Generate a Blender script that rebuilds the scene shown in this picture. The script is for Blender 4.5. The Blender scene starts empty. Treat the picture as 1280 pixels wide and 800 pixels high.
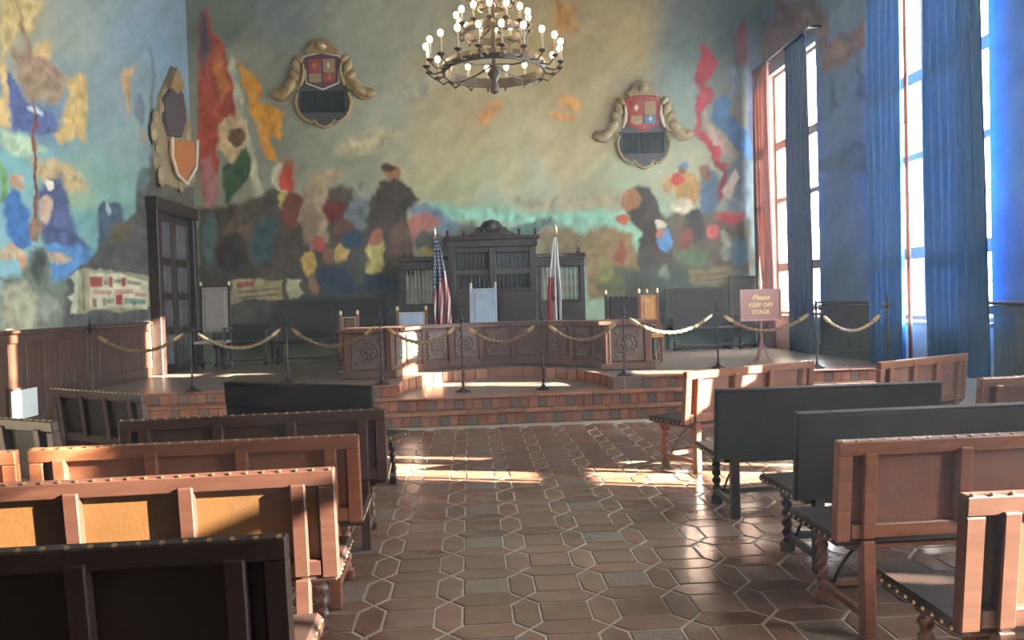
import bpy, bmesh, math, random
import numpy as np
from mathutils import Matrix, Vector
random.seed(7)
rng = np.random.default_rng(7)
C = bpy.context.scene.collection
PI = math.pi

# ------------------------------------------------------------------ camera, sky, sun, exposure
F_PX, VPX, VPY, ROLL, EYE = 960.0, 588.0, 377.0, 0.03, 1.6
n_ = np.array([VPX - 640, VPY - 400, F_PX]); n_ /= np.linalg.norm(n_)
a_ = np.array([1.0, -ROLL, 0.0]); x_ = a_ - a_.dot(n_) * n_; x_ /= np.linalg.norm(x_)
d_ = np.cross(n_, x_)
cd = bpy.data.cameras.new('camera'); cam = bpy.data.objects.new('camera', cd); C.objects.link(cam)
cd.sensor_width = 36; cd.lens = 36 * F_PX / 1280; cd.clip_end = 200
def _w(i): return Vector((x_[i], n_[i], -d_[i]))
R_ = Matrix((_w(0), -_w(1), -_w(2))).transposed().to_4x4()
R_.translation = (0, 0, EYE); cam.matrix_world = R_
bpy.context.scene.camera = cam
sc = bpy.context.scene
vs = sc.view_settings
vs.view_transform = 'Standard'; vs.look = 'None'; vs.gamma = 1; vs.use_curve_mapping = False
vs.exposure = 0.25
try: sc.display_settings.display_device = 'sRGB'
except Exception: pass
sc.cycles.max_bounces = 8; sc.cycles.diffuse_bounces = 5; sc.cycles.transparent_max_bounces = 12
sc.cycles.sample_clamp_indirect = 8
sc.cycles.caustics_reflective = False; sc.cycles.caustics_refractive = False

wd = bpy.data.worlds.new('sky'); sc.world = wd; wd.use_nodes = True
bg = wd.node_tree.nodes['Background']
bg.inputs[0].default_value = (0.96, 0.97, 1.0, 1); bg.inputs[1].default_value = 58.0
SUN_DIR = Vector((1.0, -0.30, 0.378)).normalized()          # towards the sun
sl = bpy.data.lights.new('sun', 'SUN'); sl.energy = 135; sl.angle = math.radians(0.5); sl.color = (1.0, 0.86, 0.68)
so = bpy.data.objects.new('sun', sl); C.objects.link(so)
so.rotation_euler = SUN_DIR.to_track_quat('Z', 'Y').to_euler(); so.location = (20, -4, 10)

def ray(px, py):
    c = np.array([px - 640, py - 400, F_PX])
    return c.dot(x_), c.dot(n_), -c.dot(d_)
def Uy(px, py, Y):
    x, y, z = ray(px, py); t = Y / y; return (x * t, Y, EYE + z * t)
def Ux(px, py, X):
    x, y, z = ray(px, py); t = X / x; return (X, y * t, EYE + z * t)
def project(P):
    P = np.asarray(P, float); q = P - np.array([0, 0, EYE])
    cx = q @ np.array([x_[0], n_[0], -d_[0]]); cy = q @ np.array([x_[1], n_[1], -d_[1]]); cz = q @ np.array([x_[2], n_[2], -d_[2]])
    cz = np.where(cz < 0.05, 0.05, cz)
    return 640 + F_PX * cx / cz, 400 + F_PX * cy / cz

# ------------------------------------------------------------------ helpers
def lin(c):
    return tuple(((v / 255) / 12.92 if v / 255 <= 0.04045 else ((v / 255 + 0.055) / 1.055) ** 2.4) for v in c)

class MB:
    """collects shapes, links them as one mesh object"""
    def __init__(s): s.bm = bmesh.new()
    def _x(s, vs_, M):
        if M is not None: bmesh.ops.transform(s.bm, matrix=M, verts=vs_)
    def box(s, c, d, bev=0.004, M=None, rz=0, rx=0, ry=0):
        r = bmesh.ops.create_cube(s.bm, size=1)['verts']
        bmesh.ops.scale(s.bm, vec=d, verts=r)
        if bev > 0 and bev < min(d) * .45:
            es = list({e for v in r for e in v.link_edges})
            g = bmesh.ops.bevel(s.bm, geom=es, offset=bev, segments=1, affect='EDGES', clamp_overlap=True)
            r = list({v for f in g['faces'] for v in f.verts} | {v for v in r if v.is_valid})
        m = Matrix.Translation(c) @ Matrix.Rotation(rz, 4, 'Z') @ Matrix.Rotation(ry, 4, 'Y') @ Matrix.Rotation(rx, 4, 'X')
        if M is not None: m = M @ m
        bmesh.ops.transform(s.bm, matrix=m, verts=r)
        return s
    def tube(s, pts, rad, n=8, caps=True):
        pts = [Vector(p) for p in pts]
        if not hasattr(rad, '__len__'): rad = [rad] * len(pts)
        rings = []; up = None
        for i, p in enumerate(pts):
            t = (pts[min(i + 1, len(pts) - 1)] - pts[max(i - 1, 0)]).normalized()
            if up is None:
                up = Vector((0, 0, 1)) if abs(t.z) < .9 else Vector((1, 0, 0))
            a = t.cross(up).normalized(); b = a.cross(t).normalized(); up = b
            rings.append([s.bm.verts.new(p + (a * math.cos(2 * PI * k / n) + b * math.sin(2 * PI * k / n)) * rad[i]) for k in range(n)])
        for r0, r1 in zip(rings, rings[1:]):
            for k in range(n):
                s.bm.faces.new((r0[k], r0[(k + 1) % n], r1[(k + 1) % n], r1[k]))
        if caps:
            s.bm.faces.new(rings[0][::-1]); s.bm.faces.new(rings[-1])
        return s
    def lathe(s, prof, n=16, o=(0, 0, 0), twist=0, lobe=0, nl=2):
        """prof: [(r,z)], closed top and bottom; twist radians per metre with lobes"""
        rings = []
        for r, z in prof:
            ring = []
            for k in range(n):
                th = 2 * PI * k / n
                rr = r * (1 + lobe * math.cos(nl * th - twist * z)) if lobe else r
                ring.append(s.bm.verts.new((o[0] + rr * math.cos(th), o[1] + rr * math.sin(th), o[2] + z)))
            rings.append(ring)
        for r0, r1 in zip(rings, rings[1:]):
            for k in range(n):
                s.bm.faces.new((r0[k], r0[(k + 1) % n], r1[(k + 1) % n], r1[k]))
        s.bm.faces.new(rings[0][::-1]); s.bm.faces.new(rings[-1])
        return s
    def prism(s, poly, vec, inset=0):
        """poly: 3-D points; extruded along vec"""
        v = Vector(vec)
        a = [s.bm.verts.new(p) for p in poly]
        cen = sum((Vector(p) for p in poly), Vector()) / len(poly)
        b = [s.bm.verts.new(Vector(p) + v + (cen - Vector(p)) * inset) for p in poly]
        n = len(a)
        s.bm.faces.new(a[::-1]); s.bm.faces.new(b)
        for k in range(n): s.bm.faces.new((a[k], a[(k + 1) % n], b[(k + 1) % n], b[k]))
        return s
    def ball(s, c, r, sz=1, seg=10):
        g = bmesh.ops.create_uvsphere(s.bm, u_segments=seg, v_segments=max(5, seg // 2 + 1), radius=r)['verts']
        bmesh.ops.scale(s.bm, vec=(1, 1, sz), verts=g); bmesh.ops.translate(s.bm, vec=c, verts=g)
        return s
    def torus(s, c, R, r, n=32, m=8, M=None):
        rings = []
        for i in range(n):
            t = 2 * PI * i / n
            rings.append([s.bm.verts.new((c[0] + (R + r * math.cos(2 * PI * k / m)) * math.cos(t), c[1] + (R + r * math.cos(2 * PI * k / m)) * math.sin(t), c[2] + r * math.sin(2 * PI * k / m))) for k in range(m)])
        for i in range(n):
            for k in range(m):
                s.bm.faces.new((rings[i][k], rings[(i + 1) % n][k], rings[(i + 1) % n][(k + 1) % m], rings[i][(k + 1) % m]))
        return s
    def xf(s, M):
        bmesh.ops.transform(s.bm, matrix=M, verts=s.bm.verts); return s
    def build(s, name, mat, parent=None, smooth=False, loc=None, kind=None, recalc=True):
        if recalc: bmesh.ops.recalc_face_normals(s.bm, faces=s.bm.faces)
        me = bpy.data.meshes.new(name); s.bm.to_mesh(me); s.bm.free()
        if mat is not None: me.materials.append(mat)
        if smooth:
            me.polygons.foreach_set('use_smooth', [True] * len(me.polygons))
            try: me.set_sharp_from_angle(angle=math.radians(40))
            except Exception: pass
        o = bpy.data.objects.new(name, me); C.objects.link(o)
        if parent is not None: o.parent = parent
        if loc is not None: o.location = loc
        if kind: o['kind'] = kind
        return o

def tag(o, label=None, cat=None, group=None, kind=None):
    if label: o['label'] = label
    if cat: o['category'] = cat
    if group: o['group'] = group
    if kind: o['kind'] = kind
    return o
def thing(name, loc, rz=0, label=None, cat=None, group=None, kind=None):
    o = bpy.data.objects.new(name, None); C.objects.link(o)
    o.empty_display_size = .1
    o.location = loc; o.rotation_euler = (0, 0, rz)
    return tag(o, label, cat, group, kind)
def dup(root, loc=None, rz=None, label=None, group=None):
    def cp(o, par):
        c = o.copy(); C.objects.link(c)
        if par is not None: c.parent = par
        for ch in kids.get(o.name, []): cp(ch, c)
        return c
    kids = {}
    for o in list(C.objects):
        if o.parent: kids.setdefault(o.parent.name, []).append(o)
    r = cp(root, None)
    if loc is not None: r.location = loc
    if rz is not None: r.rotation_euler = (0, 0, rz)
    if label: r['label'] = label
    if group: r['group'] = group
    return r

# ------------------------------------------------------------------ materials
def mat(name, col, rough=.5, metal=0, noise=None, scale=8, stretch=(1, 1, 1), bump=0, bscale=40, spec=.5, rand=0, island=0, coat=0, dist=.01):
    m = bpy.data.materials.new(name); m.use_nodes = True
    nt = m.node_tree; b = nt.nodes['Principled BSDF']
    b.inputs['Base Color'].default_value = (*col, 1); b.inputs['Roughness'].default_value = rough
    b.inputs['Metallic'].default_value = metal
    b.inputs['Specular IOR Level'].default_value = spec
    if coat: b.inputs['Coat Weight'].default_value = coat; b.inputs['Coat Roughness'].default_value = .15
    L = nt.links.new
    if noise or rand or bump or island:
        tc = nt.nodes.new('ShaderNodeTexCoord'); mp = nt.nodes.new('ShaderNodeMapping'); L(tc.outputs['Object'], mp.inputs[0])
        mp.inputs['Scale'].default_value = stretch
        out = None
        if noise:
            nz = nt.nodes.new('ShaderNodeTexNoise'); nz.inputs['Scale'].default_value = scale; nz.inputs['Detail'].default_value = 5
            L(mp.outputs[0], nz.inputs['Vector'])
            cr = nt.nodes.new('ShaderNodeValToRGB'); cr.color_ramp.elements[0].position = .3; cr.color_ramp.elements[1].position = .72
            cr.color_ramp.elements[0].color = (*col, 1); cr.color_ramp.elements[1].color = (*noise, 1)
            L(nz.outputs['Fac'], cr.inputs[0]); out = cr.outputs[0]
        if rand or island:
            hs = nt.nodes.new('ShaderNodeHueSaturation')
            if out: L(out, hs.inputs['Color'])
            else: hs.inputs['Color'].default_value = (*col, 1)
            mr = nt.nodes.new('ShaderNodeMapRange')
            amt = rand or island
            mr.inputs[3].default_value = 1 - amt; mr.inputs[4].default_value = 1 + amt
            if rand:
                oi = nt.nodes.new('ShaderNodeObjectInfo'); L(oi.outputs['Random'], mr.inputs[0])
            else:
                ge = nt.nodes.new('ShaderNodeNewGeometry'); L(ge.outputs['Random Per Island'], mr.inputs[0])
            L(mr.outputs[0], hs.inputs['Value']); out = hs.outputs[0]
        if out: L(out, b.inputs['Base Color'])
        if bump:
            n2 = nt.nodes.new('ShaderNodeTexNoise'); n2.inputs['Scale'].default_value = bscale; n2.inputs['Detail'].default_value = 4
            L(mp.outputs[0], n2.inputs['Vector'])
            bp = nt.nodes.new('ShaderNodeBump'); bp.inputs['Strength'].default_value = bump; bp.inputs['Distance'].default_value = dist
            L(n2.outputs['Fac'], bp.inputs['Height']); L(bp.outputs[0], b.inputs['Normal'])
    return m
M = {}
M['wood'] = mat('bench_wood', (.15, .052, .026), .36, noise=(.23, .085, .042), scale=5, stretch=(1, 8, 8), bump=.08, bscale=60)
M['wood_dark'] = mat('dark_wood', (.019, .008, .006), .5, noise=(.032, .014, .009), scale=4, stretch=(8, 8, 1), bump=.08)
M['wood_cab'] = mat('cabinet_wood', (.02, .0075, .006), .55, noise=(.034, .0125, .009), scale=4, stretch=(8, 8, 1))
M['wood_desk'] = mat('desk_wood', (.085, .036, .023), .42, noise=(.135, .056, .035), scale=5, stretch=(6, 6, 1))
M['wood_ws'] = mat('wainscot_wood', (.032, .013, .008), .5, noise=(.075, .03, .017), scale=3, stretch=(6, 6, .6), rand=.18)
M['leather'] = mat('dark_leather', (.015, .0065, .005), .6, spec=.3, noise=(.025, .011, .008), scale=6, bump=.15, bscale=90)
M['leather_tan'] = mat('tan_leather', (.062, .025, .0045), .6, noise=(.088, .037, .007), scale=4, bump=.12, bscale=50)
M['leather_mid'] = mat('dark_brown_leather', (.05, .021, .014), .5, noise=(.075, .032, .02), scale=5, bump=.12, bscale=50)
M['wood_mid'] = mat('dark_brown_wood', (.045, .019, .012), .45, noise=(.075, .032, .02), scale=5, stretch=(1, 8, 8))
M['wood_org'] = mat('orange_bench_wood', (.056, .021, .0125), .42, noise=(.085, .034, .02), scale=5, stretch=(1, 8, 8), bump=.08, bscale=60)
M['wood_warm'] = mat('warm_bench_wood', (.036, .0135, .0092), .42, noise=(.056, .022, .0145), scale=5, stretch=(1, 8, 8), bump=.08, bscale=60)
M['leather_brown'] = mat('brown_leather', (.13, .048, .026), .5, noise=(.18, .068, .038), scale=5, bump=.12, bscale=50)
M['brass'] = mat('brass', (.62, .46, .24), .3, 1)
M['iron'] = mat('wrought_iron', (.04, .037, .036), .38, .7, noise=(.05, .045, .042), scale=30)
M['iron_br'] = mat('bronzed_iron', (.06, .048, .04), .4, .6, noise=(.10, .08, .06), scale=30)
M['rope'] = mat('gold_rope', (.15, .10, .052), .6, noise=(.24, .165, .085), scale=50)
M['terra'] = mat('terracotta', (.145, .076, .052), .2, noise=(.205, .115, .08), scale=5, bump=.25, bscale=14, rand=.2, dist=.006)
M['terra_field'] = mat('terracotta_field', (.145, .076, .052), .2, noise=(.205, .115, .08), scale=5, bump=.25, bscale=14, island=.2, dist=.006)
M['terra_step'] = mat('terracotta_step', (.26, .105, .06), .34, noise=(.34, .145, .085), scale=6, bump=.2, bscale=20, rand=.22, dist=.005)
M['grout'] = mat('grout', (.30, .25, .205), .75, noise=(.42, .35, .28), scale=20, bump=.2)
M['plaster'] = mat('plaster', (.45, .42, .35), .8, noise=(.5, .47, .4), scale=3)
M['reveal'] = mat('window_reveal', (.62, .57, .48), .8, noise=(.68, .63, .54), scale=4)
M['frame'] = mat('window_frame', (.20, .11, .08), .5)
M['black'] = mat('black_paint', (.012, .013, .014), .6)
M['gold'] = mat('old_gold', (.30, .21, .085), .45, .25, noise=(.42, .31, .14), scale=9, bump=.3, bscale=25)
M['gold_pale'] = mat('pale_gold', (.36, .29, .17), .5, .15, noise=(.25, .19, .10), scale=9, bump=.3, bscale=25)
M['slate'] = mat('slate_panel', (.06, .058, .066), .5, noise=(.085, .075, .08), scale=6)
M['red'] = mat('heraldic_red', (.36, .06, .045), .55, noise=(.28, .05, .04), scale=9)
M['orange'] = mat('heraldic_orange', (.46, .16, .05), .55)
M['blue'] = mat('heraldic_blue', (.10, .19, .36), .55)
M['ochre'] = mat('heraldic_ochre', (.36, .25, .12), .55, noise=(.28, .2, .1), scale=12)
M['purple'] = mat('heraldic_purple', (.10, .05, .07), .55)
M['cream'] = mat('cream_paint', (.62, .55, .42), .6)
M['gilt'] = mat('sun_patch_leather', (.62, .26, .07), .35, .2, noise=(.75, .46, .17), scale=14, bump=.3, bscale=30)  # bright orange imitates sun falling on a dark leather chair back
M['vellum'] = mat('pale_blue_vellum', (.48, .58, .74), .45, noise=(.40, .50, .68), scale=7, bump=.1)
M['tapestry'] = mat('grey_tapestry', (.24, .22, .23), .7, noise=(.32, .28, .27), scale=9)
M['sign'] = mat('sign_board', (.30, .13, .115), .5)
M['sign_rim'] = mat('sign_rim', (.38, .19, .16), .5)
M['letter'] = mat('gold_lettering', (.72, .55, .2), .5)
M['vent'] = mat('pale_panel', (.55, .66, .68), .5, noise=(.66, .74, .74), scale=2)
M['carved'] = mat('carved_panel', (.085, .052, .042), .5, noise=(.15, .10, .08), scale=10, bump=.4, bscale=30)
M['ceil'] = mat('ceiling_paint', (.22, .16, .11), .8)

def deco_mat(name, scale):
    m = bpy.data.materials.new(name); m.use_nodes = True; nt = m.node_tree; b = nt.nodes['Principled BSDF']
    L = nt.links.new
    tc = nt.nodes.new('ShaderNodeTexCoord'); v = nt.nodes.new('ShaderNodeTexVoronoi'); v.inputs['Scale'].default_value = scale
    v.distance = 'MANHATTAN'; L(tc.outputs['Object'], v.inputs['Vector'])
    cr = nt.nodes.new('ShaderNodeValToRGB'); e = cr.color_ramp.elements
    e[0].position = 0; e[0].color = (.30, .22, .16, 1); e[1].position = .75; e[1].color = (.17, .115, .095, 1)
    k = e.new(.3); k.color = (.21, .12, .085, 1); k = e.new(.5); k.color = (.17, .15, .125, 1)
    cr.color_ramp.interpolation = 'CONSTANT'
    L(v.outputs['Distance'], cr.inputs[0]); L(cr.outputs[0], b.inputs['Base Color']); b.inputs['Roughness'].default_value = .22
    return m
M['deco'] = deco_mat('glazed_pattern', 34)
M['deco_field'] = deco_mat('glazed_pattern_field', 34)

def stage_mat():
    m = bpy.data.materials.new('stage_tiles'); m.use_nodes = True; nt = m.node_tree; b = nt.nodes['Principled BSDF']; L = nt.links.new
    tc = nt.nodes.new('ShaderNodeTexCoord'); br = nt.nodes.new('ShaderNodeTexBrick'); L(tc.outputs['Object'], br.inputs['Vector'])
    br.inputs['Scale'].default_value = 1; br.inputs['Brick Width'].default_value = .3; br.inputs['Row Height'].default_value = .3
    br.inputs['Mortar Size'].default_value = .008; br.offset = .5
    br.inputs['Color1'].default_value = (.14, .10, .082, 1); br.inputs['Color2'].default_value = (.18, .128, .104, 1); br.inputs['Mortar'].default_value = (.34, .28, .23, 1)
    L(br.outputs['Color'], b.inputs['Base Color']); b.inputs['Roughness'].default_value = .3
    return m
M['stage'] = stage_mat()

def glass_mat():
    m = bpy.data.materials.new('window_glass'); m.use_nodes = True; nt = m.node_tree; L = nt.links.new
    nt.nodes.remove(nt.nodes['Principled BSDF']); o = nt.nodes['Material Output']
    t = nt.nodes.new('ShaderNodeBsdfTransparent'); t.inputs[0].default_value = (.95, .98, .98, 1)
    g = nt.nodes.new('ShaderNodeBsdfGlossy'); g.inputs['Roughness'].default_value = .03
    mx = nt.nodes.new('ShaderNodeMixShader'); mx.inputs[0].default_value = .05; L(t.outputs[0], mx.inputs[1]); L(g.outputs[0], mx.inputs[2])
    L(mx.outputs[0], o.inputs[0]); return m
M['glass'] = glass_mat()

def curtain_mat(name, col, trans, tw):
    m = bpy.data.materials.new(name); m.use_nodes = True; nt = m.node_tree; L = nt.links.new
    nt.nodes.remove(nt.nodes['Principled BSDF']); o = nt.nodes['Material Output']
    d = nt.nodes.new('ShaderNodeBsdfDiffuse'); d.inputs[0].default_value = (*col, 1)
    t = nt.nodes.new('ShaderNodeBsdfTranslucent'); t.inputs[0].default_value = (*trans, 1)
    mx = nt.nodes.new('ShaderNodeMixShader'); mx.inputs[0].default_value = tw
    L(d.outputs[0], mx.inputs[1]); L(t.outputs[0], mx.inputs[2]); L(mx.outputs[0], o.inputs[0]); return m
M['curtain'] = curtain_mat('glare_blue_curtain', (.024, .125, .38), (.008, .03, .09), .06)  # blue veil of the window glare is put into the cloth colour
M['curtain_dusk'] = curtain_mat('dusky_curtain', (.025, .034, .085), (.02, .02, .05), .06)  # a weaker glare veil is mixed into this cloth colour too
M['curtain_red'] = curtain_mat('russet_curtain', (.13, .06, .06), (.16, .05, .035), .10)

def emit(name, col, s):
    m = bpy.data.materials.new(name); m.use_nodes = True; nt = m.node_tree
    b = nt.nodes['Principled BSDF']; b.inputs['Base Color'].default_value = (*col, 1)
    b.inputs['Emission Color'].default_value = (*col, 1); b.inputs['Emission Strength'].default_value = s; return m
M['bulb'] = emit('lit_bulb', (1.0, .74, .42), 34)
M['candle'] = mat('candle_sleeve', (.30, .26, .2), .6)

def attr_mat(name, rough=.75):
    m = bpy.data.materials.new(name); m.use_nodes = True; nt = m.node_tree; b = nt.nodes['Principled BSDF']; L = nt.links.new
    at = nt.nodes.new('ShaderNodeAttribute'); at.attribute_name = 'paint'
    tc = nt.nodes.new('ShaderNodeTexCoord'); nz = nt.nodes.new('ShaderNodeTexNoise'); nz.inputs['Scale'].default_value = 2.2; nz.inputs['Detail'].default_value = 8; nz.inputs['Roughness'].default_value = .65
    L(tc.outputs['Object'], nz.inputs['Vector'])
    mr = nt.nodes.new('ShaderNodeMapRange'); mr.inputs[1].default_value = .25; mr.inputs[2].default_value = .75; mr.inputs[3].default_value = .84; mr.inputs[4].default_value = 1.12
    L(nz.outputs['Fac'], mr.inputs[0])
    hs = nt.nodes.new('ShaderNodeHueSaturation'); L(at.outputs['Color'], hs.inputs['Color']); L(mr.outputs[0], hs.inputs['Value'])
    L(hs.outputs[0], b.inputs['Base Color']); b.inputs['Roughness'].default_value = rough; b.inputs['Specular IOR Level'].default_value = .2
    n2 = nt.nodes.new('ShaderNodeTexNoise'); n2.inputs['Scale'].default_value = 12; n2.inputs['Detail'].default_value = 6; L(tc.outputs['Object'], n2.inputs['Vector'])
    bp = nt.nodes.new('ShaderNodeBump'); bp.inputs['Strength'].default_value = .15; bp.inputs['Distance'].default_value = .01
    L(n2.outputs['Fac'], bp.inputs['Height']); L(bp.outputs[0], b.inputs['Normal'])
    return m
M['mural'] = attr_mat('mural_paint')

# ------------------------------------------------------------------ dimensions
XL, XR, YD, YB, ZC = -5.47, 6.2, 15.75, -7.0, 9.2
Z1, Z2, Z3 = .165, .33, .495
F1, F2, F3 = 9.9, 10.2, 10.5
RAIL = 1.40
WALL_T = .5
WINS = [(13.32, 15.45), (8.83, 11.1), (4.2, 6.5), (-.1, 2.1)]
SILL, HEAD = 1.15, 6.0

# ------------------------------------------------------------------ mural painting (flat colour on the wall; bluish window glare mixed in towards the right)
def vnoise(x, y, seed, sc_):
    r = np.random.default_rng(seed); g = r.random((64, 64))
    u = x / sc_; v = y / sc_
    i = np.floor(u).astype(int); j = np.floor(v).astype(int); fu = u - i; fv = v - j
    fu = fu * fu * (3 - 2 * fu); fv = fv * fv * (3 - 2 * fv)
    a = g[i % 64, j % 64]; b = g[(i + 1) % 64, j % 64]; c = g[i % 64, (j + 1) % 64]; d = g[(i + 1) % 64, (j + 1) % 64]
    return (a * (1 - fu) + b * fu) * (1 - fv) + (c * (1 - fu) + d * fu) * fv - .5
def paint_field(x, y, anchors, power=3.2):
    A = np.array([(a[0], a[1]) for a in anchors], float); K = np.array([lin(a[2]) for a in anchors])
    w = np.zeros((len(x), len(A)))
    for k in range(len(A)): w[:, k] = 1 / (((x - A[k, 0]) ** 2 + (y - A[k, 1]) ** 2 + 200) ** (power / 2))
    w /= w.sum(1, keepdims=True)
    return w @ K
def paint_patch(col, x, y, pts, c, soft):
    P = np.array(pts, float); m = soft + 3
    sel = np.where((x > P[:, 0].min() - m) & (x < P[:, 0].max() + m) & (y > P[:, 1].min() - m) & (y < P[:, 1].max() + m))[0]
    if len(sel) == 0: return
    X = x[sel]; Y = y[sel]; inside = np.zeros(len(sel), bool); dmin = np.full(len(sel), 1e9)
    for k in range(len(P)):
        x0, y0 = P[k]; x1, y1 = P[(k + 1) % len(P)]
        cross = ((y0 > Y) != (y1 > Y)); xi = (x1 - x0) * (Y - y0) / ((y1 - y0) if y1 != y0 else 1e-9) + x0
        inside ^= cross & (X < xi)
        ex, ey = x1 - x0, y1 - y0; L2 = ex * ex + ey * ey + 1e-9
        t = np.clip(((X - x0) * ex + (Y - y0) * ey) / L2, 0, 1)
        dmin = np.minimum(dmin, np.hypot(X - x0 - t * ex, Y - y0 - t * ey))
    sd = np.where(inside, dmin, -dmin)
    al = np.clip(sd / (soft * .62) * .5 + .5, 0, 1)[:, None]
    tone = 1 + .5 * vnoise(X, Y, int(P[0, 0] * 7 + P[0, 1]) % 9999, 9)[:, None] + .35 * vnoise(X, Y * .5, 5, 4)[:, None]
    col[sel] = col[sel] * (1 - al) + np.array(lin(c))[None] * tone * al
def ell(cx, cy, rx, ry, n=12, rot=0):
    return [(cx + rx * math.cos(t) * math.cos(rot) - ry * math.sin(t) * math.sin(rot), cy + rx * math.cos(t) * math.sin(rot) + ry * math.sin(t) * math.cos(rot)) for t in [2 * PI * k / n for k in range(n)]]

BACK_SKY = [((270, 30), (104, 106, 94)), ((340, 15), (112, 118, 116)), ((450, 60), (142, 144, 130)), ((300, 100), (138, 136, 118)), ((480, 150), (152, 154, 136)),
 ((540, 200), (178, 168, 132)), ((600, 150), (172, 152, 116)), ((690, 60), (164, 142, 100)), ((780, 40), (168, 148, 106)), ((860, 50), (106, 116, 116)), ((925, 40), (80, 95, 105)),
 ((870, 110), (128, 142, 142)), ((740, 150), (180, 164, 128)), ((640, 220), (175, 165, 132)), ((730, 255), (156, 150, 124)), ((740, 285), (140, 188, 168)), ((620, 268), (154, 176, 154)),
 ((660, 232), (168, 174, 152)), ((450, 200), (138, 142, 122)), ((350, 180), (128, 128, 112)), ((560, 245), (164, 164, 128)), ((700, 200), (184, 166, 130)), ((850, 225), (162, 166, 146)),
 ((900, 300), (98, 128, 138)), ((500, 20), (148, 146, 128)), ((560, 100), (162, 148, 116)), ((780, 300), (140, 182, 162))]
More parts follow.
